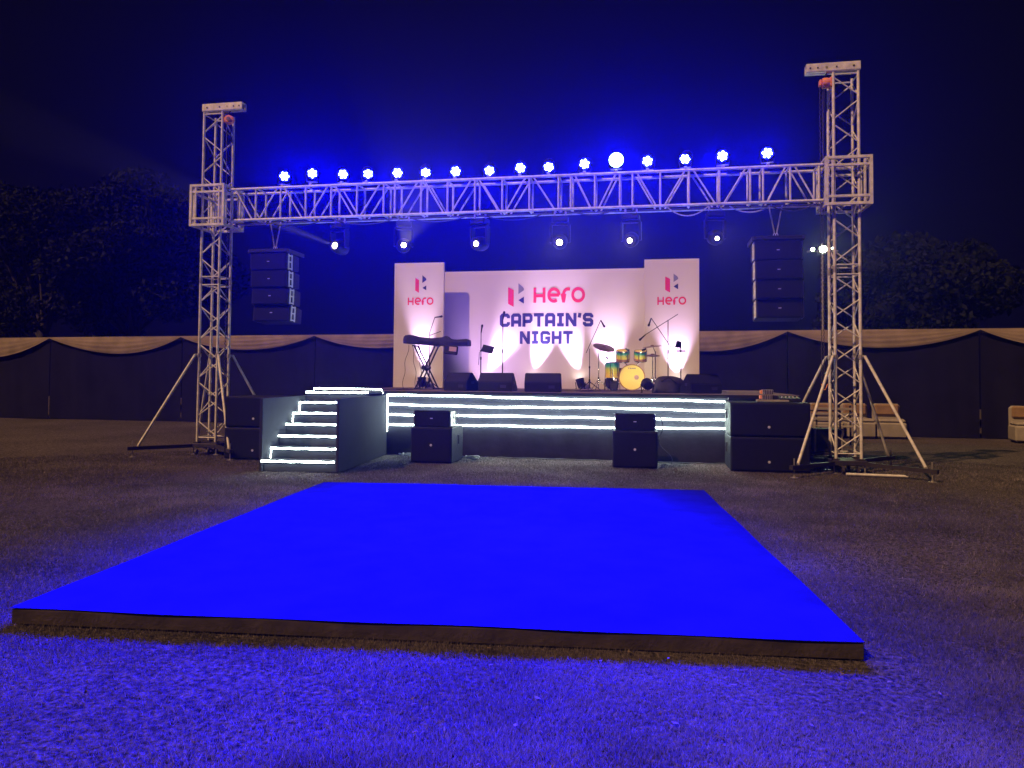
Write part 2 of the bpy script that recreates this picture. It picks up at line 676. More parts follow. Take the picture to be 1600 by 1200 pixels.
tree('tall dark leafy tree beyond the fence at the far left edge', (-25.6, 27.5, 0), 10.6, 3.9, 2.2, 26000, 3)
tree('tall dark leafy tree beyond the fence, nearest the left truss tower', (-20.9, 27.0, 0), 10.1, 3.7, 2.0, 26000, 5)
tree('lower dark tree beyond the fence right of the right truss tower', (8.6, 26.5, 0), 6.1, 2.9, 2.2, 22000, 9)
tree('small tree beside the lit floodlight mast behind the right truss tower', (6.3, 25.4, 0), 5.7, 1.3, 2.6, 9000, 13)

# ------------------------------------------------------------------ stage
SZ = 1.25
st = thing('stage', 'black skirted concert stage with four glowing white light strips across its front', 'stage', (0, 14.08, 0))
box('deck', (-1.95, 2.6, SZ - .03), (9.1, 5.2, .06), 'deck', st, .006)
# skirt cloth with soft pleats
def skirt(parent, x0, x1, y, z1, name='skirt', amp=.012):
    n = max(8, int((x1 - x0) * 24))
    vs, fs = [], []
    for j in range(5):
        for i in range(n + 1):
            x = x0 + (x1 - x0) * i / n
            vs.append((x, y + amp * math.sin(x * 5.3) * (1 - j / 4) + .4 * amp * math.sin(x * 15 + j), z1 * j / 4))
    for j in range(4):
        for i in range(n):
            q = j * (n + 1) + i
            fs.append((q, q + 1, q + n + 2, q + n + 1))
    return link(name, mesh(name, vs, fs, 'cloth', True), parent)


skirt(st, -6.5, 1.36, .03, SZ - .062)
skirt(st, 1.40, 2.6, .05, SZ - .062)
box('side_skirt', (-6.48, 2.65, .59), (.03, 5.1, 1.18), 'cloth', st, .004)
box('side_skirt', (2.58, 2.65, .59), (.03, 5.1, 1.18), 'cloth', st, .004)
box('rear_skirt', (-1.95, 5.16, .59), (9.0, .03, 1.18), 'cloth', st, .004)
box('edge_trim', (-1.95, -.012, SZ - .035), (9.1, .02, .066), 'black', st, .004)
ZL = [(1.165, 1.12), (.975, .96), (.785, .79), (.585, .63)]
for q, (za, zb) in enumerate(ZL):
    x0, x1 = -5.16, 1.33
    pts = []
    for i in range(80):
        t = i / 79
        x = x0 + (x1 - x0) * t
        pts.append((x, -.022, za + (zb - za) * t + .009 * math.sin(t * 9 + q * 2) * (1 if q < 2 else .4) + .005 * math.sin(t * 31 + q)))
    tube('light_strip', pts, .016, 'strip', st)
tube('light_strip', [(-5.155, -.022, 1.165 - i * .06) for i in range(13)], .007, 'strip', st)
rod('skirt_seam', (1.352, -.03, .02), (1.352, -.03, 1.2), .006, 'steel', st)

# stairs
LX, RX, SY0 = -6.20, -4.93, 11.18
SR = R(5.0)
_p = Vector((RX, SY0, 0))
sr = thing('stairs', 'black stage steps with glowing white light strips on every tread edge', 'stairs', _p - Matrix.Rotation(SR, 3, 'Z') @ _p, SR)
NY = [11.20, 11.50, 11.80, 12.10, 12.40, 12.70, 13.0]
rise = SZ / 7
for k, y in enumerate(NY):
    z = rise * (k + 1) - .005
    y1 = 14.06 if k == 6 else NY[k + 1] + .25
    box('tread', ((LX + RX) / 2, (y + y1) / 2, z - .02), (RX - LX - .06, y1 - y, .04), 'stair', sr, .006)
    box('riser', ((LX + RX) / 2, y + .03, z - rise / 2 - .021), (RX - LX - .06, .02, rise - .045), 'stair', sr, .003)
    x0 = LX + .04 if k else LX + .01
    pts = [(x0 + (RX - .05 - x0) * i / 14, y - .012, z - .012 + .004 * math.sin(i * 1.9 + k)) for i in range(15)]
    tube('light_strip', pts, .015, 'strip', sr)
    if k in (1, 4, 5):
        tube('light_strip', [(LX + .045, y - .012, z - .02), (LX + .045, y - .012, z - .08), (LX + .045, y - .03, z - rise + .01)], .007, 'strip', sr)
box('side_panel', (RX + .0, (SY0 + 14.05) / 2, .585), (.05, 14.05 - SY0, 1.17), 'stair', sr, .006)
box('side_panel', (LX, (SY0 + 14.05) / 2, .585), (.05, 14.05 - SY0, 1.17), 'stair', sr, .006)
# strip that outlines the landing
tube('light_strip', [(LX + .1, 13.25, SZ + .02), (LX + .1, 13.25, SZ + .05), (RX - .1, 14.02, SZ + .03), (RX - .06, 14.04, SZ - .05)], .012, 'strip', sr)

# ------------------------------------------------------------------ backdrop and printed marks
def ribbon(pts, wd, closed=False):
    """centre-line polyline in (x, z) -> mitred flat ribbon"""
    P = [Vector((a, b)) for a, b in pts]
    n = len(P)
    Lr, Rr = [], []
    for i in range(n):
        d0 = (P[i] - P[i - 1]).normalized() if (i > 0 or closed) else None
        d1 = (P[(i + 1) % n] - P[i]).normalized() if (i < n - 1 or closed) else None
        if d0 is None:
            d0 = d1
        if d1 is None:
            d1 = d0
        n0, n1 = Vector((-d0.y, d0.x)), Vector((-d1.y, d1.x))
        b = (n0 + n1)
        b = b / max(.25, b.length_squared) * 2
        b *= wd / 2
        Lr.append(P[i] + b)
        Rr.append(P[i] - b)
    vs = [*Lr, *Rr]
    fs = [(i, i + 1, n + i + 1, n + i) for i in range(n - 1)]
    if closed:
        fs.append((n - 1, 0, n, 2 * n - 1))
    return vs, fs


def arc(cx, cy, rx, ry, a0, a1, n=20):
    return [(cx + rx * math.cos(R(a0 + (a1 - a0) * i / n)), cy + ry * math.sin(R(a0 + (a1 - a0) * i / n))) for i in range(n + 1)]


Lc, Rc, Tc, Bc, ch = .12, .70, .88, .12, .1
GL = {
    'C': (.82, [[(Rc, .64), (Rc, Tc - ch), (Rc - ch, Tc), (Lc + ch, Tc), (Lc, Tc - ch), (Lc, Bc + ch), (Lc + ch, Bc), (Rc - ch, Bc), (Rc, Bc + ch), (Rc, .36)]]),
    'A': (.82, [[(Lc, 0), (Lc, Tc - ch), (Lc + ch, Tc), (Rc - ch, Tc), (Rc, Tc - ch), (Rc, 0)], [(Lc, .36), (Rc, .36)]]),
    'P': (.82, [[(Lc, 0), (Lc, Tc), (Rc - ch, Tc), (Rc, Tc - ch), (Rc, .40 + ch), (Rc - ch, .40), (Lc, .40)]]),
    'T': (.80, [[(0, Tc), (.8, Tc)], [(.4, Tc), (.4, 0)]]),
    'I': (.62, [[(.04, Tc), (.58, Tc)], [(.31, Tc), (.31, Bc)], [(.04, Bc), (.58, Bc)]]),
    'N': (.86, [[(Lc, 0), (Lc, 1)], [(.74, 0), (.74, 1)], [(Lc + .02, .92), (.72, .08)]]),
    "'": (.3, [[(.17, 1), (.11, .66)]]),
    'S': (.82, [[(Rc, .66), (Rc, Tc - ch), (Rc - ch, Tc), (Lc + ch, Tc), (Lc, Tc - ch), (Lc, .5 + ch), (Lc + ch, .5), (Rc - ch, .5), (Rc, .5 - ch), (Rc, Bc + ch), (Rc - ch, Bc), (Lc + ch, Bc), (Lc, Bc + ch), (Lc, .34)]]),
    'G': (.82, [[(Rc, .70), (Rc, Tc - ch), (Rc - ch, Tc), (Lc + ch, Tc), (Lc, Tc - ch), (Lc, Bc + ch), (Lc + ch, Bc), (Rc - ch, Bc), (Rc, Bc + ch), (Rc, .46), (.40, .46)]]),
    'H': (.82, [[(Lc, 0), (Lc, 1)], [(Rc, 0), (Rc, 1)], [(Lc, .5), (Rc, .5)]]),
    'M': (1.0, [[(Lc, 0), (Lc, 1)], [(.88, 0), (.88, 1)], [(Lc, .92), (.5, .4), (.88, .92)]]),
    # the rounded word: H lower capital, e, r, o
    'h': (.98, [[(.11, 0), (.11, 1)], [(.82, 0), (.82, 1)], [(.11, .47), (.82, .47)]]),
    'e': (1.02, [[(.14, .50), (.9, .50)] , arc(.5, .5, .40, .40, 0, 305, 26)]),
    'r': (.62, [[(.12, 0), (.12, .55), *arc(.47, .55, .35, .34, 180, 92, 10), (.62, .885)]]),
    'o': (1.02, [arc(.52, .5, .42, .40, 0, 360, 30)]),
}


def word(text, X0, X1, Z0, Z1, y, m, parent, wd, gap=.12, name='letter'):
    tot = sum(GL[c][0] for c in text) + gap * (len(text) - 1)
    sx, sz = (X1 - X0) / tot, Z1 - Z0
    x = 0
    for c in text:
        adv, strokes = GL[c]
        vs, fs = [], []
        for q, s in enumerate(strokes):
            cl = c == 'o'
            v, f = ribbon(s[:-1] if cl else s, wd, cl)
            o = len(vs)
            vs += [((a.x) * sx, -.0006 * q, a.y * sz) for a in v]
            fs += [tuple(i + o for i in ff) for ff in f]
        me = mesh(name, vs, fs, m)
        o = link(name, me, parent, (X0 + x * sx, y, Z0))
        sm = o.modifiers.new('s', 'SOLIDIFY')
        sm.thickness = .0006
        x += adv + gap


def poly_print(name, pts, y, m, parent):
    me = mesh(name, [(a, 0, b) for a, b in pts], [tuple(range(len(pts)))], m)
    o = link(name, me, parent, (0, y, 0))
    o.modifiers.new('s', 'SOLIDIFY').thickness = .0006
    return o


def emblem(parent, y, red, up, tri, mats):
    a, b, c, d = red
    s = (d - c) * .16
    poly_print('emblem', [(a, d), (b, d - s * 1.0), (b, c), (a, c + s)], y, mats[0], parent)
    a, b, c, d = up
    poly_print('emblem', [(a, c), (a, d), (a + (b - a) * .8, c + (d - c) * .66), (b, c + (d - c) * .5), (b, c + (d - c) * .36), (a + (b - a) * .8, c + (d - c) * .28)], y, mats[1], parent)
    a, b, c, d = tri
    poly_print('emblem', [(a, (c + d) / 2), (b, d), (b, c)], y, mats[2], parent)


bk = thing('stage_backdrop', 'wide white vinyl backdrop reading HERO CAPTAIN\'S NIGHT behind the instruments', 'backdrop', (0, 18.9, SZ))
dz = -SZ
box('board', (-2.75, .03, 1.525), (6.7, .05, 3.05), 'vinyl', bk, .006)
emblem(bk, .0035, (-3.685, -3.537, 3.352 + dz, 3.870 + dz), (-3.415, -3.27, 3.684 + dz, 3.966 + dz), (-3.413, -3.269, 3.436 + dz, 3.616 + dz), ('pink', 'grey', 'navy'))
word('hero', -3.019, -1.698, 3.452 + dz, 3.843 + dz, .0038, 'pink', bk, .21, .1)
word("CAPTAIN'S", -3.899, -1.478, 2.837 + dz, 3.182 + dz, .0038, 'navy', bk, .25, .1)
word('NIGHT', -3.372, -1.996, 2.393 + dz, 2.721 + dz, .0038, 'navy', bk, .25, .12)
for x in (-5.2, -2.75, -.3):
    rod('prop', (x, .06, 2.2), (x, .85, 0), .02, 'steel', bk)

for (lab, x0, x1, zt, red, up, tri, he, mm) in (
    ('tall white banner pillar with pink HERO lettering behind the keyboard', -6.57, -5.24, 4.46, (-6.004, -5.903, 3.682, 4.073), (-5.816, -5.711, 3.936, 4.136), (-5.813, -5.708, 3.745, 3.872), (-6.204, -5.516, 3.368, 3.563), ('pink', 'navy', 'navy')),
    ('tall white banner pillar with pink HERO lettering behind the drum kit', -.20, 1.10, 4.42, (.298, .413, 3.607, 3.997), (.495, .603, 3.859, 4.065), (.495, .603, 3.682, 3.823), (.110, .789, 3.309, 3.503), ('pink', 'grey', 'navy'))):
    xc = (x0 + x1) / 2
    t = thing('banner_pillar', lab, 'banner', (0, 18.3, 0), 0, 'banner pillars beside the backdrop')
    box('board', (xc, .04, (SZ + zt) / 2), (x1 - x0, .075, zt - SZ), 'vinyl', t, .006)
    emblem(t, .0012, red, up, tri, mm)
    word('hero', he[0], he[1], he[2], he[3], .0014, 'pink', t, .2, .1)
    rod('prop', (xc, .08, SZ + 1.8), (xc, .5, SZ), .02, 'steel', t)

# ------------------------------------------------------------------ truss towers
TYC = 13.365
HW = .197
ZB, ZT, ZTOP = 4.552, 5.160, 6.74


def tower(side, X, label):
    t = thing('truss_tower', label, 'truss tower', (X, TYC, 0), 0, 'truss towers carrying the lighting beam')
    base = .24
    for sx in (-1, 1):
        for sy in (-1, 1):
            rod('chord', (sx * HW, sy * HW, base), (sx * HW, sy * HW, ZTOP), .026, 'alu', t, 12)
    # rungs at the ends of the sections and zigzag braces on the four faces
    joints = [base + .08, 3.30, 3.46, ZTOP - .06]
    faces = [((-HW, -HW), (HW, -HW)), ((HW, -HW), (HW, HW)), ((HW, HW), (-HW, HW)), ((-HW, HW), (-HW, -HW))]
    for fi, (a, b) in enumerate(faces):
        for z in joints:
            rod('rung', (*a, z), (*b, z), .013, 'alu', t, 8)
        for (z0, z1) in ((joints[0], joints[1]), (joints[2], joints[3])):
            n = 8
            s = (z1 - z0) / n
            for k in range(n):
                za, zb = z0 + k * s + .045, z0 + (k + 1) * s - .045
                up = (k + fi + (1 if side > 0 else 0)) % 2
                p, q = (a, b) if up else (b, a)
                rod('brace', (*p, za), (*q, zb), .012, 'alu', t, 8)
    # coupler collars at the joint
    for sx in (-1, 1):
        for sy in (-1, 1):
            rod('coupler', (sx * HW, sy * HW, 3.33), (sx * HW, sy * HW, 3.43), .031, 'steel', t, 10)
    # steel base: centre frame, four diagonal outrigger arms with screw jacks
    bf = box('base_frame', (0, 0, .17), (.56, .56, .08), 'dark', t, .01)
    for sx in (-1, 1):
        for sy in (-1, 1):
            box('base_plate', (sx * HW, sy * HW, .225), (.11, .11, .03), 'dark', bf, .004)
            e = Vector((sx * (HW + .86), sy * (HW + .86), .16))
            rod('outrigger_arm', (sx * .15, sy * .15, .16), e, .032, 'dark', t, square=True)
            k = Vector((sx * (HW + .80), sy * (HW + .80), 0))
            rod('jack_screw', (k.x, k.y, .0), (k.x, k.y, .30), .011, 'steel', t, 8)
            lathe('jack_pad', [(.06, 0), (.06, .008), (.02, .014), (.02, .03)], 'steel', t, (k.x, k.y, -.004), n=16)
            rod('jack_screw', (sx * .24, sy * .24, .0), (sx * .24, sy * .24, .20), .012, 'steel', t, 8)
            lathe('jack_pad', [(.06, 0), (.06, .008), (.02, .014), (.02, .03)], 'steel', t, (sx * .24, sy * .24, -.004), n=16)
            # brace strut with bent clamp
            c0 = Vector((sx * HW, sy * HW, 1.92))
            c1 = c0 + Vector((sx * .05, sy * .05, .012))
            f1 = Vector((sx * (HW + .73), sy * (HW + .73), .21))
            rod('outrigger_strut', c1, f1, .024, 'alu', t, 12)
            rod('strut_clamp', c0 - Vector((0, 0, .035)), c0 + Vector((0, 0, .035)), .04, 'steel', t, 12)
            rod('clamp_bolt', c0, c1, .02, 'steel', t, 8)
            box('strut_foot', tuple(f1 - Vector((0, 0, .02))), (.05, .05, .05), 'steel', t, .006)
    for sx in (-1, 1):
        for sy in (-1, 1):
            w_ = lathe('caster', [(.03, -.02), (.05, -.018), (.05, .018), (.03, .02)], 'dark', t, (sx * .12, sy * .33, .055), (0, R(90), 0), 14)
    # head: two channel beams reaching inwards, with end plates and a cross pin
    s = -side
    for yy in (-.225, -.075):
        xm = s * .2
        box('head_channel', (xm, yy, 6.805), (.86, .02, .13), 'alu', t, .003)
        box('head_flange', (xm, yy + (.03 if yy < -.1 else -.03), 6.873), (.86, .07, .012), 'alu', t, .002)
        box('head_flange', (xm, yy + (.03 if yy < -.1 else -.03), 6.737), (.86, .07, .012), 'alu', t, .002)
        for bx in (-.32, -.05, .25, .37):
            rod('bolt', (s * .2 + s * bx, yy - .02, 6.80), (s * .2 + s * bx, yy + .02, 6.80), .014, 'dark', t, 8)
    rod('head_pin', (s * .31, -.24, 6.80), (s * .31, -.06, 6.80), .02, 'steel', t, 10)
    rod('head_pin', (-s * .12, -.24, 6.80), (-s * .12, -.06, 6.80), .02, 'steel', t, 10)
    return t


XL, XR = -8.515, 3.185
tower(-1, XL, 'slim aluminium truss tower on splayed legs left of the stage steps')
tower(1, XR, 'slim aluminium truss tower on splayed legs right of the subwoofer stack')


def sleeve(X, label):
    t = thing('sleeve_block', label, 'truss sleeve', (X, TYC, 0), 0, 'sleeve blocks riding on the truss towers')
    h, z0, z1 = .345, 4.43, 5.25
    for sx in (-1, 1):
        for sy in (-1, 1):
            rod('corner_post', (sx * h, sy * h, z0), (sx * h, sy * h, z1), .024, 'alu', t, square=True)
    for z in (z0 + .024, z1 - .024):
        for s in (-1, 1):
            box('rail', (0, s * h, z), (2 * h - .05, .046, .046), 'alu', t, .003)
            box('rail', (s * h, 0, z), (.046, 2 * h - .05, .046), 'alu', t, .003)
    for z in (z0 + .15, z1 - .15):
        for s in (-1, 1):
            box('inner_rail', (0, s * h, z), (2 * h - .05, .034, .04), 'alu', t, .003)
            box('inner_rail', (s * h, 0, z), (.034, 2 * h - .05, .04), 'alu', t, .003)
    for s in (-1, 1):
        for k in (-1, 1):
            box('inner_post', (k * .25, s * (h - .002), (z0 + z1) / 2), (.036, .03, z1 - z0 - .1), 'alu', t, .003)
            box('inner_post', (s * (h - .002), k * .25, (z0 + z1) / 2), (.03, .036, z1 - z0 - .1), 'alu', t, .003)
    for sx in (-1, 1):
        for z in (z0 + .1, z1 - .1):
            for sy in (-1, 1):
                lathe('roller', [(.02, -.03), (.035, -.03), (.035, .03), (.02, .03)], 'dark', t, (sx * .255, sy * .24, z), (R(90), 0, 0), 12)
    return t


sleeve(XL, 'square aluminium sleeve block around the left truss tower at the beam end')
sleeve(XR, 'square aluminium sleeve block around the right truss tower at the beam end')

# ------------------------------------------------------------------ beam
bt = thing('truss_beam', 'long box truss beam spanning between the two towers above the stage', 'truss beam', (0, TYC, 0))
BX0, BX1 = -8.145, 2.815
for yy in (-.195, .195):
    for z in (ZB, ZT):
        rod('chord', (BX0, yy, z), (BX1, yy, z), .025, 'alu', bt, 12)
UP = [-8.08, -7.57, -7.05, -6.53, -6.01, -5.49, -4.96, -4.74, -4.23, -3.72, -3.2, -2.69, -2.19, -1.66, -1.44, -1.01, -.57, -.35, .13, .62, 1.13, 1.64, 1.85, 2.29, 2.75]
DG = '\\/\\/\\/.' + '/\\/\\/\\.' + '\\/.' + '\\/\\/.' + '/\\'
for i, x in enumerate(UP):
    for yy in (-.195, .195):
        rod('upright', (x, yy, ZB), (x, yy, ZT), .019, 'alu', bt, 8)
    for z in (ZB, ZT):
        rod('cross_member', (x, -.195, z), (x, .195, z), .017, 'alu', bt, 8)
    if i < len(UP) - 1 and DG[i] != '.':
        a, b = x + .07, UP[i + 1] - .07
        for yy in (-.195, .195):
            d = DG[i]
            p, q = ((a, yy, ZT), (b, yy, ZB)) if d == '\\' else ((a, yy, ZB), (b, yy, ZT))
            rod('diagonal', p, q, .015, 'alu', bt, 8)
rod('cable', (BX0, .05, ZB - .02), (BX1, .05, ZB - .015), .018, 'cable', bt, 6)
for k, (a, b, s) in enumerate(((-7.4, -6.2, .10), (-6.0, -4.8, .09), (-4.5, -3.4, .08), (-3.1, -1.9, .11), (-1.5, -.6, .08), (.25, .95, .16), (1.3, 2.0, .12), (2.0, 2.7, .10))):
    pts = [(a + (b - a) * i / 14, -.1 + .1 * math.sin(k), ZB - .03 - s * 4 * (i / 14) * (1 - i / 14)) for i in range(15)]
    tube('loose_cable', pts, .011, 'wcable' if k in (5, 6) else 'cable', bt)


# ------------------------------------------------------------------ chain hoists
def hoist(X, s, label, low):
    hx = X + s * .31
    t = thing('chain_hoist', label, 'hoist', (hx, TYC - .15, 6.56), 0, 'orange chain hoists at the tower heads')
    if low:
        lathe('body', [(.02, -.06), (.08, -.055), (.09, -.02), (.09, .02), (.08, .055), (.02, .06)], 'orange', t, (0, 0, 0), (0, R(90), 0), 20)
        box('gear_cover', (.075, 0, -.005), (.05, .15, .17), 'orange', t, .015)
        box('chain_guide', (-.085, 0, 0), (.04, .10, .11), 'orange', t, .012)
    else:
        lathe('body', [(.02, -.05), (.085, -.045), (.10, -.015), (.10, .015), (.085, .045), (.02, .05)], 'orange', t, (0, 0, 0), (R(75), 0, R(25)), 24)
        lathe('hub_cap', [(.04, 0), (.04, .02), (.015, .025)], 'tan', t, (.02, -.055, 0), (R(85), 0, R(20)), 14)
    tube('hook', [(0, 0, .08), (0, 0, .13), (.02, 0, .17), (.0, 0, .2), (-.03, 0, .175)], .012, 'dark', t, 8)
    for k, (dx, dy, L) in enumerate(((.02, .03, 6.56 - 5.25), (-.03, -.03, 6.56 - 5.25))):
        rod('lift_chain', (dx, dy, -.05), (dx + s * .02, dy, -L), .008, 'chain', t, 6)
    if low:
        for dx, dy in ((-.10, -.04), (-.04, .06), (.045, -.08)):
            n = 90
            L = 5.05
            vs_ = [(dx + .006 * math.sin(i * 2.2), dy + .006 * math.cos(i * 2.2), -.04 - L * i / (n * 2)) for i in range(2 * n + 1)]
            tube('hand_chain', vs_, .007, 'chain', t, 5)
        pts = [(-.10 + .10 * i / 12, .0, -.04 - 5.05 - .1 * math.sin(math.pi * i / 12)) for i in range(13)]
        tube('hand_chain', pts, .008, 'orange', t, 5)
    else:
        vs_ = [(-.07 + .012 * math.sin(i * 1.9), .14, -2.1 - 3.4 * i / 160) for i in range(161)]
        tube('hand_chain', vs_, .009, 'chain', t, 5)
    return t


hoist(XL, 1, 'round orange chain hoist hanging under the left tower head', False)
hoist(XR, -1, 'orange chain hoist with long hanging chains under the right tower head', True)

# ------------------------------------------------------------------ blue par lamps on the beam
PARS = [(-7.02, 5.40), (-6.44, 5.43), (-5.81, 5.39), (-5.31, 5.38), (-4.72, 5.37), (-4.17, 5.36), (-3.59, 5.35), (-2.95, 5.34), (-2.37, 5.36), (-1.85, 5.36), (-1.20, 5.38), (-.64, 5.42), (-.09, 5.38), (.56, 5.39), (1.19, 5.41), (1.93, 5.42)]
ORD = ['first', 'second', 'third', 'fourth', 'fifth', 'sixth', 'seventh', 'eighth']


def par(i, x, z):
    n = i + 1
    if n <= 8:
        lab = ORD[n - 1] + ' glowing blue par lamp on the truss beam, counted from the left tower'
    else:
        lab = ORD[16 - n] + ' glowing blue par lamp on the truss beam, counted from the right tower'
    t = thing('par_lamp', lab, 'stage lamp', (x, TYC - .12, 0), 0, 'blue par lamps on the truss beam')
    # where the lamp looks
    tgt = Vector((-1.8 + (x + 2.6) * .12 + .3 * math.sin(i * 2.3), (7.4 if i % 2 else 3.3) + .6 * math.sin(i * 1.7), 0))
    if i == 11:
        tgt = Vector((.0, .3, 1.5))
    if i in (0, 1, 15):
        tgt = Vector((-.4 + .08 * x, .8, 1.3))
    d = (tgt - Vector((x, TYC - .12, z))).normalized()
    q = d.to_track_quat('Z', 'Y')
    c = Vector((0, 0, z))
    b = lathe('body', [(.045, -.17), (.085, -.16), (.10, -.12), (.105, .0), (.11, .01), (.11, .035), (.10, .035), (.095, .01)], 'black', t, c, q, 20)
    # U bracket and clamp
    sx = d.cross(Vector((0, 0, 1))).normalized()
    for s in (-1, 1):
        rod('bracket_arm', c + sx * s * .125 - d * .05, c + sx * s * .10 + Vector((0, 0, -.17)), .010, 'black', t, 6)
    rod('bracket_bar', c - sx * .10 + Vector((0, 0, -.17)), c + sx * .10 + Vector((0, 0, -.17)), .012, 'steel', t, 6)
    box('clamp', (0, -.06, ZT + .035), (.05, .07, .06), 'steel', t, .006)
    g_ = 1.3 if i == 11 else 1.0  # body and lens widened so the shape stands for this lamp's glare
    b.scale = (g_, g_, 1)
    lathe('lens_plate', [(.098 * g_, 0), (.098 * g_, .004), (.02, .006)], 'led_hot' if i == 11 else 'led_glow', t, c + d * .014, q, 20)
    up = sx.cross(d)
    rot0 = .5 * i
    for k in range(7):
        a = rot0 + k * math.pi / 3
        off = Vector((0, 0, 0)) if k == 6 else sx * (.064 * math.cos(a)) + up * (.064 * math.sin(a))
        me_k = 'led'
        lathe('led', [(.023, 0), (.023, .006), (.016, .012)], 'led_blue', t, c + off + d * .020, q, 12)
    sp = spot('par_light', Vector((x, TYC - .12, z)) + d * .06, tgt, PAR_POWER * {0: .45, 1: .45, 15: .45, 11: .9, 3: .16, 13: .16}.get(i, 1.1), (0, 0, 1), {0: 44, 1: 44, 15: 44, 11: 36, 3: 125, 13: 125}.get(i, 50 if i % 2 else 42), 1.0, .06, t, (x, TYC - .12, 0))
    return t


for i, (x, z) in enumerate(PARS):
    par(i, x, z)

# ------------------------------------------------------------------ moving head lamps under the beam
HEADS = [(-5.90, (-8.0, 6.0, 4.7), 32000), (-4.62, (-3.0, 9.0, 3.6), 900), (-3.14, (-4.4, 9.5, 3.4), 900), (-1.65, (-1.2, 4.0, 1.4), 120), (-.38, (-1.4, 5.5, 1.8), 100), (1.07, (1.9, 8.5, 2.6), 60)]
for i, (x, tgt, pw) in enumerate(HEADS):
    lab = ['first', 'second', 'third', 'third', 'second', 'first'][i] + ' moving head lamp hanging under the beam, counted from the ' + ('left' if i < 3 else 'right') + ' tower'
    y = TYC - .02
    t = thing('moving_head_lamp', lab, 'stage lamp', (x, y, 0), 0, 'moving head lamps under the beam')
    zc = 4.0
    c = Vector((0, 0, zc))
    d = (Vector(tgt) - Vector((x, y, zc))).normalized()
    sx = d.cross(Vector((0, 0, 1))).normalized()
    up = sx.cross(d)
    yawq = Vector((d.x, d.y, 0)).to_track_quat('Y', 'Z')
    box('base', (0, 0, 4.40), (.30, .24, .11), 'black', t, .02, yawq)
    for s in (-.1, .1):
        rod('clamp', (s, 0, 4.45), (s, 0, ZB), .018, 'steel', t, 8)
    box('yoke_bar', (0, 0, 4.325), (.34, .12, .05), 'black', t, .015, yawq)
    for s in (-1, 1):
        p = sx * s * .165
        prism('yoke_arm', [(-.055, -.02), (.055, -.02), (.075, .32), (-.075, .32)], -.02, .02, 'black', t, c + p + Vector((0, 0, .0)), yawq, .008)
    q = d.to_track_quat('Z', 'Y')
    lathe('head', [(.07, -.17), (.115, -.15), (.135, -.08), (.135, .05), (.12, .13), (.10, .155), (.09, .155), (.085, .14)], 'black', t, c, q, 24)
    rl = (1.0, .8, .85, .9, .75, .6)[i]
    lathe('lens', [(.06 * rl, 0), (.056 * rl, .008), (.04 * rl, .016), (.012, .02)], 'lens_warm', t, c + d * .142, q, 20)
    spot('beam_light', Vector((x, y, zc)) + d * .19, tgt, pw * 2.2, (1.0, .80, .72), 7 if i < 3 else 40, .35, .03, t, (x, y, 0))


# ------------------------------------------------------------------ line arrays
def array(X, lab, rz):
    t = thing('line_array', lab, 'speaker', (X, TYC, 0), rz, 'hanging line array speakers')
    wd, dp_ = .76, .50
    z = 3.93
    fr = box('rigging_frame', (0, 0, z), (wd + .04, .56, .07), 'black', t, .01)
    for s in (-1, 1):
        box('frame_bar', (s * (wd / 2 + .03), .06, z - .01), (.03, .66, .075), 'dark', t, .006)
    for s in (-1, 1):
        rod('bridle_strap', (s * .02, 0, z + .13), (s * .11, 0, ZB - .02), .012, 'steel', t, 8)
        tube('shackle', [(s * .02 + .018 * math.cos(a), 0, z + .085 + .04 * math.sin(a)) for a in [k * math.pi / 6 for k in range(12)]], .007, 'badge', t, 6, True)
    yoff, ang = 0.0, 0.0
    z -= .04
    for k in range(4):
        h = .335
        ang = R([0, 1, 3, 6][k])
        c = Vector((.012 * k, .055 * k * k * .16, z - h / 2))
        rot = (-ang, 0, 0)
        b = prism('cabinet', [(-dp_ / 2, -h / 2 + .003), (dp_ / 2, -h / 2 + .025), (dp_ / 2, h / 2 - .025), (-dp_ / 2, h / 2 - .003)], -wd / 2, wd / 2, 'black', t, c, rot, .008)
        o = link('grille', box_me(wd - .05, .014, h - .035, 'grille', .004), None, (0, -dp_ / 2 - .005, 0))
        o.parent = b
        o = link('badge', box_me(.05, .01, .016, 'badge', .003), None, (0, -dp_ / 2 - .016, -.0))
        o.parent = b
        for s in (-1, 1):
            for yy in (-.19, -.06):
                o = link('rigging_plate', box_me(.016, .05, h - .03, 'alu', .004), None, (s * (wd / 2 + .006), yy, 0))
                o.parent = b
            for zz in (-.13, .0, .12):
                o = link('rigging_pin', box_me(.02, .12, .022, 'badge', .004), None, (s * (wd / 2 + .008), -.125, zz))
                o.parent = b
        z -= h
    return t


array(-7.25, 'hanging black line array of four cabinets near the left tower', 0)
array(2.08, 'hanging black line array of four cabinets near the right tower', 0)


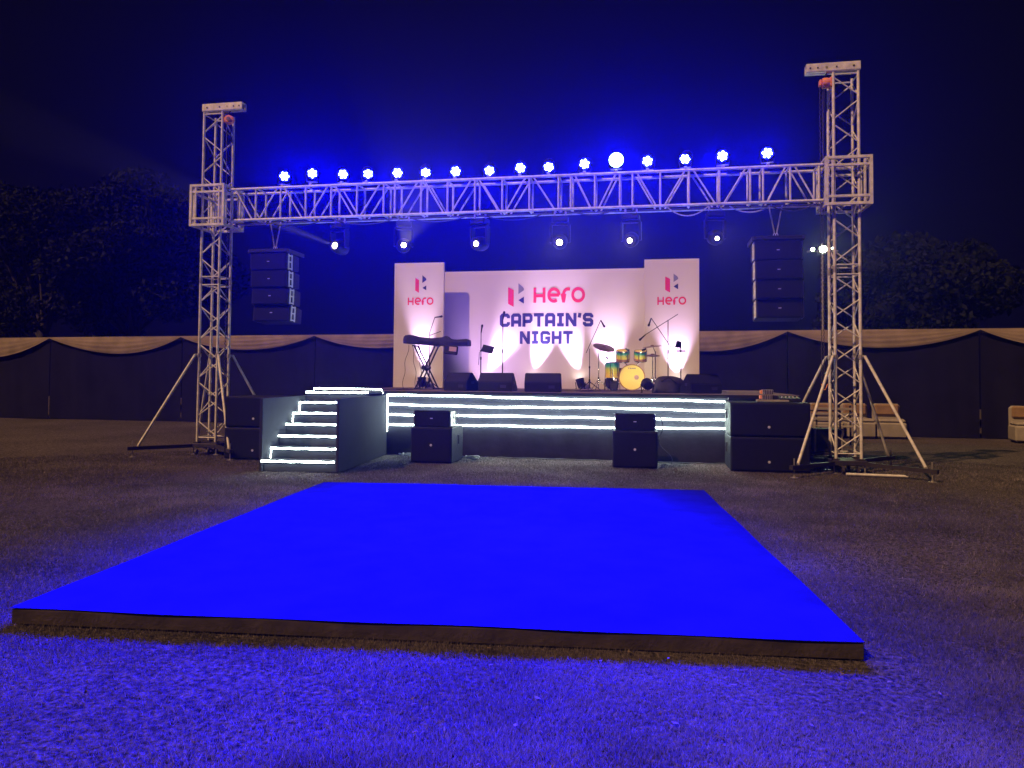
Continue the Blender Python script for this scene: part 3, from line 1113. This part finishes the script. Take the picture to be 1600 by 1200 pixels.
# ------------------------------------------------------------------ speakers on the ground
def sub(name, lab, loc, wd, dp_, h, emblem_x=0, group=None, ez=0, rz=0):
    t = thing(name, lab, 'subwoofer', loc, rz, group)
    b = box('cabinet', (0, dp_ / 2, h / 2), (wd, dp_ - .02, h - .006), 'black', t, .012)
    box('grille', (0, -.0, h / 2), (wd - .05, .02, h - .06), 'grille', t, .005)
    lathe('emblem', [(.022, 0), (.022, .006), (.012, .01)], 'badge', t, (emblem_x, -.012, h / 2 + ez), (R(90), 0, 0), 14)
    for s in (-1, 1):
        hd = box('handle_recess', (s * (wd / 2 - .001), dp_ * .55, h * .62), (.012, .09, .19), 'dark', t, .004)
        rod('handle_bar', (s * (wd / 2 + .012), dp_ * .55, h * .62 - .08), (s * (wd / 2 + .012), dp_ * .55, h * .62 + .08), .012, 'badge' if 0 else 'dark', t, 8)
    for s in (-1, 1):
        for yy in (.08, dp_ - .1):
            box('foot', (s * (wd / 2 - .1), yy, -.0), (.08, .05, .012), 'dark', t, .003)
    return t


for k in range(2):
    sub('subwoofer', ['lower', 'upper'][k] + ' wide black subwoofer of the stack beside the right truss tower', (1.915, 12.93 + .01 * k, .006 + k * .575), 1.27, 1.02, .57, .27 * 0 - .02, 'subwoofers in the right stack', -.12)
    sub('subwoofer', ['lower', 'upper'][k] + ' black subwoofer of the stack between the left truss tower and the steps', (-7.13, 12.5 + .01 * k, .006 + k * .575), 1.2, 1.0, .57, -.02, 'subwoofers in the left stack', -.12)


def fill(lab_s, lab_t, loc, rz):
    sub('subwoofer', lab_s, loc, .76, .80, .63, 0, 'single subwoofers in front of the stage', 0, rz)
    t = thing('fill_speaker', lab_t, 'speaker', (loc[0], loc[1], loc[2] + .634), rz, 'front fill speakers')
    b = prism('cabinet', [(.02, .004), (.5, .02), (.5, .27), (.02, .295)], -.33, .33, 'black', t, (0, 0, 0), None, .008)
    box('grille', (0, .012, .15), (.63, .016, .265), 'grille', t, .004)
    box('badge', (0, -.0, .155), (.05, .01, .016), 'badge', t, .003)
    for s in (-1, 1):
        box('rigging_plate', (s * .338, .2, .145), (.014, .30, .26), 'steel', t, .004)
        box('plate_slot', (s * .346, .24, .19), (.006, .05, .10), 'dark', t, .002)
        box('plate_slot', (s * .346, .24, .07), (.006, .05, .05), 'dark', t, .002)
        for yy in (.09, .32):
            for zz in (.05, .15, .24):
                rod('bolt', (s * .342, yy, zz), (s * .352, yy, zz), .010, 'dark', t, 6)


fill('black subwoofer on the grass under the front speaker nearest the steps', 'small black speaker with steel side plates on the subwoofer nearest the steps', (-3.87, 12.80, .006), 0)
fill('black subwoofer on the grass under the front speaker nearer the right tower', 'small black speaker on the subwoofer nearer the right tower', (-.295, 12.94, .006), 0)


# ------------------------------------------------------------------ stage monitors
def wedge(lab, x, y, wd, rz):
    t = thing('stage_monitor', lab, 'stage monitor', (x, y, SZ), rz, 'wedge monitors along the stage edge')
    prism('cabinet', [(0, .0), (0, .19), (.14, .375), (.20, .375), (.52, .07), (.52, 0)], -wd / 2, wd / 2, 'black', t, (0, 0, 0), None, .012)
    g = prism('grille', [(.225, .362), (.50, .098), (.508, .106), (.233, .370)], -wd / 2 + .03, wd / 2 - .03, 'grille', t, (0, 0, 0), None, 0)
    for s in (-1, 1):
        box('handle', (s * (wd / 2 - .004), .2, .17), (.02, .11, .05), 'dark', t, .006)
    box('connector_plate', (wd * .25, -.003, .10), (.12, .008, .06), 'dark', t, .002)
    return t


wedge('black wedge monitor turned towards the keyboard, leftmost on the stage edge', -3.96, 14.72, .60, R(-24))
wedge('black wedge monitor in front of the two slim microphone stands', -3.13, 14.72, .70, R(-3))
wedge('black wedge monitor at the middle of the stage edge', -2.14, 14.60, .72, R(4))
wedge('black wedge monitor at the right end of the stage edge', 1.02, 14.75, .66, R(24))

# soft bag slumped beside the right monitor
vs, fs = [], []
nu, nv = 22, 12
for j in range(nv + 1):
    for i in range(nu):
        a = 2 * math.pi * i / nu
        v = j / nv
        rr = math.cos(v * math.pi / 2) ** .55
        wob = 1 + .10 * math.sin(3 * a + 4 * v) + .07 * math.sin(5 * a + 1.3)
        vs.append((.31 * rr * wob * math.cos(a), .2 * rr * wob * math.sin(a), .30 * math.sin(v * math.pi / 2) ** .8 * (1 + .12 * math.sin(2 * a + 1))))
for j in range(nv):
    for i in range(nu):
        i2 = (i + 1) % nu
        fs.append((j * nu + i, j * nu + i2, (j + 1) * nu + i2, (j + 1) * nu + i))
fs.append(tuple(range(nu))[::-1])
bg_ = thing('soft_bag', 'slumped black soft bag between the drum kit and the right monitor', 'bag', (.30, 15.1, SZ))
link('bag_body', mesh('bag_body', vs, fs, 'kcover', True), bg_)
tube('strap', [(-.2 + .4 * i / 12, -.12 - .06 * math.sin(i / 12 * 3.14), .22 - .15 * abs(i / 6 - 1) + .1) for i in range(13)], .012, 'stand', bg_)


# ------------------------------------------------------------------ floor uplights with pink white light
def uplight(lab, x, y, tgt, pw, size=34, rz=0, c=(.95, .64, 1.0), lit=True, blend=.95):
    t = thing('floor_par_lamp', lab, 'stage lamp', (x, y, SZ), 0, 'par lamps on the stage floor')
    c0 = Vector((0, 0, .17))
    d = (Vector(tgt) - Vector((x, y, SZ + .17))).normalized()
    q = d.to_track_quat('Z', 'Y')
    lathe('body', [(.05, -.15), (.085, -.14), (.10, -.06), (.105, .06), (.11, .07), (.11, .09), (.10, .09), (.095, .07)], 'black', t, c0, q, 20)
    for s in (-1, 1):
        rod('bracket_arm', c0 + Vector((s * .125, 0, 0)), (s * .10, .10 * 0 - .03, .01), .010, 'black', t, 6)
        rod('bracket_foot', (s * .10, -.03, .01), (s * .13, .12, .008), .010, 'black', t, 6)
    lathe('lens', [(.094, 0), (.09, .004), (.03, .006)], 'lens_warm', t, c0 + d * .072, q, 18)
    spot('up_light', Vector((x, y, SZ + .17)) + d * .11, tgt, pw * 3.6, c, size, blend, .05, t, (x, y, SZ))


uplight('dark par lamp on the stage floor under the keyboard', -5.74, 18.12, (-5.80, 18.3, 3.0), 300, 40)
uplight('floor par lamp hidden behind the leftmost monitor, lighting the backdrop', -4.32, 18.72, (-3.62, 18.9, 2.7), 270, 48)
uplight('silver rimmed par lamp on the stage between the two middle monitors', -3.05, 18.72, (-2.72, 18.9, 2.7), 260, 46)
uplight('dark par lamp on the stage floor left of the drum kit microphones', -1.78, 18.72, (-2.12, 18.9, 2.7), 260, 46)
uplight('floor par lamp tucked behind the drum kit cymbal', -1.05, 18.55, (-1.08, 18.9, 2.4), 150, 56)
uplight('added floor lamp, unseen behind the keyboard, washing the backdrop violet', -4.75, 17.3, (-3.4, 18.9, 3.0), 50, 120, 0, (.62, .36, 1.0), True, 1.0)  # extra lamp put in for the violet tint on the backdrop
uplight('small floor lamp added at the stage edge beside the black bag, lighting the drums', -.10, 14.75, (-.5, 17.0, 1.85), 34, 44, 0, (1.0, .86, .5))  # added on a guess, to brighten the drum kit
uplight('floor par lamp behind the right boom stands, lighting the pillar', .58, 18.1, (.55, 18.3, 2.3), 150, 60)


# ------------------------------------------------------------------ microphone stands
def tripod(t, base, r=.28, h=.28, n=3, a0=.4, m='stand'):
    bx, by = base
    rod('hub', (bx, by, h - .05), (bx, by, h + .05), .022, m, t, 8)
    for k in range(n):
        a = a0 + 2 * math.pi * k / n
        rod('leg', (bx, by, h), (bx + r * math.cos(a), by + r * math.sin(a), .012), .010, m, t, 6)


def mic(t, p, d, m='stand'):
    d = Vector(d).normalized()
    rod('microphone_body', p, Vector(p) + d * .13, .013, m, t, 8, .02)
    lathe('microphone_head', [(.02, 0), (.026, .02), (.026, .045), (.012, .06)], m, t, Vector(p) + d * .13, d.to_track_quat('Z', 'Y'), 12)


def stand(lab, x, y, h, boom=None, micdir=None, r=.27, group='microphone stands on the stage', a0=.5):
    t = thing('microphone_stand', lab, 'microphone stand', (x, y, SZ), 0, group)
    tripod(t, (0, 0), r, .2, a0=a0)
    rod('pole', (0, 0, .05), (0, 0, h * .55), .013, 'stand', t, 8)
    rod('pole', (0, 0, h * .5), (0, 0, h), .009, 'stand', t, 8)
    rod('clutch', (0, 0, h * .53), (0, 0, h * .58), .02, 'stand', t, 8)
    if boom:
        for (p, q, md) in boom:
            p, q = Vector(p), Vector(q)
            rod('boom', p, q, .008, 'stand', t, 8)
            if md:
                mic(t, q, md)
    elif micdir:
        mic(t, (0, 0, h), micdir)
    return t


stand('slim straight microphone stand standing in front of the letter C', -3.15, 15.6, 1.52, None, (.1, .3, 1))
m2 = stand('microphone stand carrying a small tablet tray right of the keyboard', -3.72, 16.0, 1.26, None, (.1, .2, 1))
box('tablet', (.16, -.03, .90), (.26, .02, .19), 'stand', m2, .006, (R(-35), R(12), 0))
box('tablet_holder', (.05, 0, .86), (.14, .04, .03), 'stand', m2, .004)
rod('cable_tail', (-.03, -.02, .84), (-.045, -.02, .55), .007, 'cable', m2, 6)
stand('boom microphone stand leaning over the large cymbal left of the drums', -1.41, 17.0, .95, [((-.08, 0, .85), (.25, 0, 1.60), (.5, -.1, -.9))], None)
stand('tall boom microphone stand with two crossed booms right of the drums', .33, 16.5, 1.56, [((.21, 0, 1.68), (-.48, 0, 1.24), (-.6, 0, -.55)), ((.09, 0, .92), (-.36, 0, 1.60), (-.3, 0, -.9))], None, .26)
gs = thing('guitar_stand', 'black upright guitar stand at the right pillar', 'guitar stand', (.60, 16.5, SZ))
tripod(gs, (0, 0), .22, .22, a0=.9)
rod('pole', (0, 0, .05), (0, 0, 1.08), .014, 'stand', gs, 8)
box('neck_yoke', (-.05, -.02, 1.02), (.10, .06, .14), 'stand', gs, .015)
rod('yoke_arm', (-.12, -.03, .96), (-.06, -.1, 1.1), .011, 'stand', gs, 6)
box('cross_arm', (.0, -.03, .88), (.2, .03, .035), 'stand', gs, .006)

# ------------------------------------------------------------------ keyboard
kb = thing('keyboard_stand', 'black X shaped keyboard stand in front of the left pillar', 'keyboard stand', (-5.06, 16.3, SZ))
for yy in (-.14, .14):
    rod('leg', (-.21, yy, .02), (.24, yy, .98), .018, 'stand', kb, 8)
    rod('leg', (.23, yy + .045, .02), (-.26, yy + .045, .98), .018, 'stand', kb, 8)
for x in (-.21, .23):
    rod('foot_bar', (x, -.2, .02), (x, .24, .02), .018, 'stand', kb, 8)
for x in (-.26, .24):
    rod('support_bar', (x, -.2, .985), (x, .24, .985), .018, 'stand', kb, 8)
lathe('pivot', [(.05, -.2), (.055, -.19), (.055, .22), (.05, .23)], 'stand', kb, (0, 0, .485), (R(90), 0, 0), 14)
k2 = thing('keyboard', 'long electric keyboard wrapped in a dark dust cover on the X stand', 'keyboard', (-4.81, 16.3, SZ + 1.0))
bm = bmesh.new()
n = 30
rows = []
for i in range(n + 1):
    t_ = i / n
    x = (t_ - .5) * 1.50
    sag = -.02 * math.sin(t_ * 3.0) - .05 * t_
    hh = .19 + .02 * math.sin(t_ * 13) + (.03 if .6 < t_ < .7 else 0) - .03 * t_
    dd = .19 + .012 * math.sin(t_ * 19)
    if i in (0, n):
        hh *= .85
        dd *= .9
    z0 = .0 + .035 + sag
    ring = [(-dd, 0), (-dd - .012, hh * .5), (-dd + .03, hh * .95), (0, hh + .01 * math.sin(t_ * 23)), (dd - .03, hh * .95), (dd + .01, hh * .5), (dd, 0)]
    rows.append([bm.verts.new((x, yy, z0 + zz)) for yy, zz in ring])
for a, b in zip(rows[:-1], rows[1:]):
    for q in range(7):
        q2 = (q + 1) % 7
        bm.faces.new((a[q], b[q], b[q2], a[q2]))
bm.faces.new(rows[0])
bm.faces.new(rows[-1][::-1])
bmesh.ops.recalc_face_normals(bm, faces=bm.faces)
me = bpy.data.meshes.new('dust_cover')
bm.to_mesh(me)
bm.free()
me.shade_smooth()
me.set_sharp_from_angle(angle=R(35))
me.materials.append(M['kcover'])
link('dust_cover', me, k2)
pk = thing('cover_pouch', 'small dark pouch with a pale label hanging off the keyboard cover', 'pouch', (-4.42, 16.06, SZ + .78))
box('pouch_body', (0, 0, .1), (.32, .05, .20), 'kcover', pk, .02, (0, R(6), 0))
box('pale_label', (.05, -.028, .12), (.17, .006, .10), 'paper', pk, .003, (0, R(6), 0))
stand('microphone stand behind the keyboard with a bent arm above the dust cover', -5.09, 16.62, 1.32, [((0, 0, 1.30), (.12, 0, 1.66), (.8, 0, .1)), ((.0, 0, 1.24), (.28, -.05, 1.33), None)], None, .24)
for k, (x0, dxx, m_) in enumerate(((-5.45, -.12, 'cable'), (-5.38, .10, 'cable'), (-5.22, .05, 'cable'))):
    pts = [(x0 + dxx * math.sin(i / 14 * 1.6) + .02 * math.sin(i * .9), 16.2 + .02 * k, SZ + 1.0 - .99 * i / 14) for i in range(15)]
    tag(tube('hanging_cable', pts, .006, m_), ['thin cable hanging outermost left below the keyboard', 'thin cable hanging second from left below the keyboard', 'thin cable hanging nearest the X legs below the keyboard'][k], 'cable', 'cables under the keyboard')

# ------------------------------------------------------------------ drum kit
DY = 17.0
dk = thing('bass_drum', 'yellow bass drum with a pale front head and round port hole', 'drum', (-.46, DY, SZ), 0, 'drums of the drum kit')
bz = .305
lathe('shell', [(.275, 0), (.275, .40)], fade_mat('bass_shell', -.3, .3), dk, (0, .03, bz), (R(-90), 0, 0), 36)
lathe('hoop', [(.277, -.02), (.30, -.02), (.30, .025), (.277, .025)], 'wood', dk, (0, .03, bz), (R(-90), 0, 0), 36, False)
lathe('drum_head', [(.277, 0), (.2, -.004), (.01, -.006)], 'head', dk, (0, .028, bz), (R(-90), 0, 0), 36)
lathe('port_hole', [(.052, 0), (.05, -.006), (.01, -.006)], 'paper', dk, (.105, .018, bz + .0), (R(-90), 0, 0), 20)
word('TAMA', -.085, .085, bz + .185, bz + .215, .012, 'navy', dk, .2, .25)
for s in (-1, 1):
    rod('spur', (s * .26, .12, bz - .08), (s * .36, .02, .0), .010, 'chrome', dk, 6)
    for a in (30, 75, 110):
        aa = R(a)
        rod('lug', (s * .285 * math.sin(aa), .08, bz + .285 * math.cos(aa)), (s * .285 * math.sin(aa), .34, bz + .285 * math.cos(aa)), .010, 'chrome', dk, 6)


def drum(lab, x, y, z, r, h, tilt, legs=False):
    t = thing('tom_drum', lab, 'drum', (x, y, SZ), 0, 'drums of the drum kit')
    fm = fade_mat('tom_shell', -h / 2, h / 2)
    rot = (tilt, 0, 0)
    zz = z - SZ
    lathe('shell', [(r, -h / 2), (r, h / 2)], fm, t, (0, 0, zz), rot, 28)
    lathe('lower_band', [(r + .002, -h / 2 - .001), (r + .002, -h * .24)], 'wood' if not legs else 'yellow', t, (0, 0, zz), rot, 28, False)
    qq = Matrix.Rotation(tilt, 3, 'X')
    for s in (-1, 1):
        lathe('hoop', [(r, -.012), (r + .012, -.012), (r + .012, .012), (r, .012)], 'chrome', t, Vector((0, 0, zz)) + qq @ Vector((0, 0, s * h / 2)), rot, 28, False)
    lathe('drum_head', [(r - .002, 0), (r * .5, .002), (.005, .003)], 'head', t, Vector((0, 0, zz)) + qq @ Vector((0, 0, h / 2 + .002)), rot, 28)
    for k in range(6):
        a = k * math.pi / 3 + .3
        p = Vector((r + .008) * Vector((math.cos(a), math.sin(a), 0)))
        rod('lug', Vector((0, 0, zz)) + qq @ (p + Vector((0, 0, -h * .4))), Vector((0, 0, zz)) + qq @ (p + Vector((0, 0, h * .45))), .007, 'chrome', t, 6)
    if legs:
        for k in range(3):
            a = k * 2.09 + .6
            rod('leg', ((r + .02) * math.cos(a), (r + .02) * math.sin(a), zz + .03), ((r + .05) * math.cos(a), (r + .05) * math.sin(a), 0), .009, 'chrome', t, 6)
    else:
        rod('mount_arm', (0, .03, zz - h / 2), (.17 if x < -.46 else -.15, .05, .52), .014, 'chrome', t, 8)
    return t


drum('green and yellow rack tom above the left of the bass drum', -.665, DY + .10, 2.04, .150, .24, R(14))
drum('green and yellow rack tom above the right of the bass drum', -.27, DY + .10, 2.04, .140, .22, R(14))
drum('green and yellow floor tom standing left of the bass drum', -.905, DY + .16, 1.71, .155, .36, 0, True)


def cymbal(lab, x, y, z, r, tilt, pole_x, a0=.3, tx=6):
    t = thing('cymbal', lab, 'cymbal', (pole_x, y, SZ), 0, 'cymbals around the drum kit')
    tripod(t, (0, 0), .24, .26, a0=a0, m='chrome')
    rod('pole', (0, 0, .03), (0, 0, z - SZ - .12), .012, 'chrome', t, 8)
    rod('arm', (0, 0, z - SZ - .14), (x - pole_x, 0, z - SZ + .02), .009, 'chrome', t, 8)
    lathe('plate', [(.008, .03), (.035, .024), (.05, .008), (r * .6, .002), (r, -.012), (r, -.014), (r * .6, 0), (.05, .005), (.008, .024)], 'bronze', t, (x - pole_x, 0, z - SZ), (R(tx), tilt, 0), 30)
    return t


cymbal('large tilted bronze cymbal on the left of the drum kit', -1.09, DY + .1, 2.24, .255, R(16), -1.21, .3, 20)
cymbal('thin flat cymbal on the right of the drum kit', -.01, DY + .3, 2.27, .22, R(-6), .06, .9)
hh = cymbal('pair of hi-hat cymbals below the thin right cymbal', .0, DY - .05, 2.06, .17, 0, .0, 1.4)
lathe('plate', [(.01, -.01), (.06, -.02), (.17, -.03), (.17, -.033), (.01, -.04)], 'bronze', hh, (0, 0, 2.055 - SZ), None, 30)
th_ = thing('drum_throne', 'small black stool seat behind the left of the bass drum', 'stool', (-.80, DY + .62, SZ))
lathe('seat', [(.16, 0), (.18, .03), (.18, .07), (.15, .10)], 'kcover', th_, (0, 0, .42), None, 22)
rod('pole', (0, 0, .05), (0, 0, .43), .02, 'chrome', th_, 8)
tripod(th_, (0, 0), .22, .24)
cs = thing('cable_case', 'small dark case on the stage floor beneath the floor tom', 'case', (-.86, DY + .02, SZ))
box('case_body', (0, 0, .10), (.17, .14, .19), 'kcover', cs, .02)
box('case_lid', (0, 0, .205), (.175, .145, .03), 'stand', cs, .01)
for k, (x, dx) in enumerate(((-1.06, .05), (-.60, .05), (-.14, -.06))):
    t = thing('clip_microphone', ['small clip microphone above the floor tom', 'small clip microphone above the left rack tom', 'small clip microphone above the right rack tom'][k], 'microphone', (x, DY - .02, 2.02 if k == 0 else 2.20), 0, 'clip microphones on the drums')
    rod('gooseneck', (0, 0, 0), (dx, .05, -.06), .006, 'stand', t, 6)
    rod('capsule', (0, 0, 0), (dx * 1.6, -.02, -.04), .018, 'stand', t, 8, .024)
# cables lying on the stage floor
for k in range(4):
    x0 = [-5.6, -2.6, -1.7, .2][k]
    pts = [(x0 + .08 * i + .05 * math.sin(i * 1.3 + k), 15.8 + .14 * math.sin(i * .8 + k) + .05 * i, SZ + .008) for i in range(18)]
    tag(tube('stage_cable', pts, .008, 'cable'), ['cable lying on the stage by the keyboard', 'cable lying on the stage behind the middle monitor', 'cable lying on the stage left of the drums', 'cable lying on the stage behind the soft bag'][k], 'cable', 'cables on the stage floor')

# ------------------------------------------------------------------ equipment on the right stack, cables, floodlight, seats
r0 = 1.153 + .006
tr = thing('white_board', 'flat white board lying on top of the right subwoofer stack', 'board', (1.99, 13.22, r0))
box('board_body', (0, 0, .018), (.50, .26, .034), 'white', tr, .005)
for k in range(2):
    t = thing('power_unit', ['lower', 'upper'][k] + ' small grey unit of the pair on the white board', 'amplifier', (1.90 + .01 * k, 13.22, r0 + .036 + k * .086), 0, 'small units on the right subwoofers')
    box('case', (0, 0, .041), (.17, .18, .08), 'steel', t, .006)
    for q in range(6):
        box('fin', (-.07 + q * .028, -.093, .041), (.012, .008, .07), 'dark', t, .002)
    box('face_plate', (-.10, 0, .041), (.03, .15, .06), 'orange', t, .004)
mx_ = thing('mixing_console', 'low dark mixing console behind the grey units', 'mixer', (2.28, 13.30, r0))
prism('case', [(-.12, 0), (.14, 0), (.14, .09), (-.12, .05)], -.17, .17, 'black', mx_, (0, 0, 0), None, .006)
for q in range(5):
    rod('knob', (-.12 + .06 * q, .0, .06), (-.12 + .06 * q, .0, .095), .012, 'badge', mx_, 8)


def coil(lab, x, y, m, r=.11):
    pts = []
    for i in range(90):
        a = i / 90 * 2 * math.pi * 4
        rr = r * (1 + .25 * math.sin(i * .37))
        pts.append((x + rr * 1.25 * math.cos(a) + .03 * math.sin(i * .2), y + rr * .7 * math.sin(a), .018 + .012 * (i / 90) * 4 + .01 * math.sin(i * .9)))
    tag(tube('cable_coil', pts, .010, m), lab, 'cable', 'cable coils on the grass')


coil('loose pale cable coil on the grass left of the left front subwoofer', -4.60, 13.75, 'wcable')
coil('loose grey cable coil on the grass right of the left front subwoofer', -3.32, 13.55, 'wcable', .10)
for k in range(3):
    x0, x1 = [(-.2, 1.3), (-2.9, -.9), (-4.6, -3.4)][k]
    pts = [(x0 + (x1 - x0) * i / 24, 13.88 + .05 * math.sin(i * .9 + k) + .02 * math.sin(i * 2.3), .016) for i in range(25)]
    tag(tube('ground_cable', pts, .010, 'cable'), ['cable along the foot of the stage at the right subwoofers', 'cable along the foot of the stage at its middle', 'cable along the foot of the stage near the steps'][k], 'cable', 'cables along the stage foot')
for k in range(2):
    x = -3.98 if k == 0 else .12
    y = 13.6
    pts = [(x + .06 * math.sin(i * .5) + .25 * (i / 20) ** 2 * (1 if k else .2), y + .1 * i / 20, .85 * (1 - i / 20) ** 1.3 + .015) for i in range(21)]
    tag(tube('speaker_cable', pts, .009, 'cable'), ['cable dropping behind the front speaker nearest the steps', 'cable dropping behind the front speaker nearer the right tower'][k], 'cable', 'speaker cables')
cf = tag(rod('steel_bar', (3.05, 12.78, .03), (3.95, 12.72, .03), .022, 'alu', None, 10), 'pale steel bar lying on the grass at the right tower foot', 'bar')

fm_ = thing('floodlight_mast', 'lit floodlights on a pole beyond the fence behind the right tower', 'floodlight', (5.1, 24.0, 0))
rod('pole', (0, 0, 0), (0, 0, 5.7), .05, 'steel', fm_, 10, .035)
rod('cross_arm', (-.45, 0, 5.45), (.45, 0, 5.45), .025, 'steel', fm_, 8)
for k, (x, rr) in enumerate(((-.30, .055), (.0, .11), (.27, .05))):
    box('lamp_housing', (x, -.03, 5.5), (rr * 2.6, .12, rr * 2.4), 'dark', fm_, .01)
    lathe('lamp_lens', [(rr, 0), (rr * .9, .01), (.01, .015)], 'floodl', fm_, (x, -.095, 5.5), (R(90), 0, 0), 18)
spot('flood_lamp', (5.1, 23.85, 5.5), (3.6, 14, 3.2), 500, (.8, 1.0, .5), 130, .9, .1, fm_, (5.1, 24, 0))


def sofa(lab, x, y, rz, wd=.72):
    t = thing('sofa_chair', lab, 'sofa', (x, y, 0), rz, 'white covered sofas by the fence')
    box('seat_base', (0, 0, .22), (wd, .72, .40), 'white', t, .04)
    box('seat_cushion', (0, -.02, .46), (wd - .04, .66, .11), 'white', t, .05)
    box('backrest', (0, .32, .62), (wd - .03, .16, .56), 'white', t, .06)
    box('back_cushion', (0, .22, .74), (wd - .12, .09, .30), 'tan', t, .04)
    for sx in (-1, 1):
        for sy in (-1, 1):
            box('foot', (sx * (wd / 2 - .08), sy * .28, .012), (.05, .05, .05), 'dark', t, .005)


sofa('white sofa chair with tan back just right of the right tower, left of the pair', 5.38, 21.3, R(4))
sofa('white sofa chair with tan back, right one of the pair beyond the right tower', 6.17, 21.35, R(-3))
sofa('white sofa chair cut by the right edge of the picture', 9.42, 20.9, R(-10), .95)
sofa('white sofa chair half hidden behind the right tower', 4.55, 21.2, R(5), .75)

# slatted bench and trolley behind the right tower
bn = thing('slatted_bench', 'pale slatted bench standing behind the right truss tower', 'bench', (4.25, 19.0, 0))
for k in range(3):
    box('slat', (0, -.06 + .0 * k, .60 + .12 * k), (.85, .03, .055), 'white', bn, .005)
for k in range(3):
    box('seat_slat', (0, -.22 - .12 * k, .44), (.85, .10, .03), 'white', bn, .005)
for s in (-1, 1):
    rod('leg', (s * .38, -.04, 0), (s * .38, -.02, .92), .022, 'dark', bn, 8)
    rod('leg', (s * .38, -.48, 0), (s * .38, -.46, .43), .022, 'dark', bn, 8)
tl = thing('equipment_trolley', 'dark equipment trolley with cases behind the right tower foot', 'trolley', (3.25, 15.0, 0))
box('platform', (0, 0, .16), (.62, .5, .05), 'dark', tl, .008)
for sx in (-1, 1):
    for sy in (-1, 1):
        lathe('wheel', [(.03, -.02), (.06, -.018), (.06, .018), (.03, .02)], 'dark', tl, (sx * .25, sy * .2, .065), (0, R(90), 0), 16)
for s in (-1, 1):
    rod('handle_post', (s * .28, .22, .18), (s * .28, .22, .95), .015, 'dark', tl, 8)
rod('handle_bar', (-.28, .22, .94), (.28, .22, .94), .015, 'dark', tl, 8)
cz = thing('flight_case', 'dark flight case with steel corners on the trolley', 'case', (3.22, 14.96, .187))
box('case_body', (0, 0, .22), (.48, .4, .42), 'black', cz, .01)
for sx in (-1, 1):
    for sy in (-1, 1):
        box('corner', (sx * .235, sy * .195, .22), (.03, .03, .44), 'steel', cz, .004)
        box('case_corner', (sx * .235, sy * .195, .43), (.05, .05, .03), 'steel', cz, .008)

# ------------------------------------------------------------------ smoke haze over the whole place
hz = link('haze', box_me(80, 59, 13.0, 'cloth', 0).copy(), None, (-7.5, 16.0, 5.4))
hm = bpy.data.materials.new('haze')
hm.use_nodes = True
nt = hm.node_tree
nt.nodes.clear()
pv = nt.nodes.new('ShaderNodeVolumePrincipled')
pv.inputs['Color'].default_value = (.8, .8, .85, 1)
pv.inputs['Density'].default_value = HAZE
pv.inputs['Anisotropy'].default_value = .82
oo = nt.nodes.new('ShaderNodeOutputMaterial')
nt.links.new(pv.outputs[0], oo.inputs['Volume'])
hz.data.materials.clear()
hz.data.materials.append(hm)
hz['kind'] = 'stuff'
hz['label'] = 'thin stage smoke haze in the night air'
hz['category'] = 'haze'
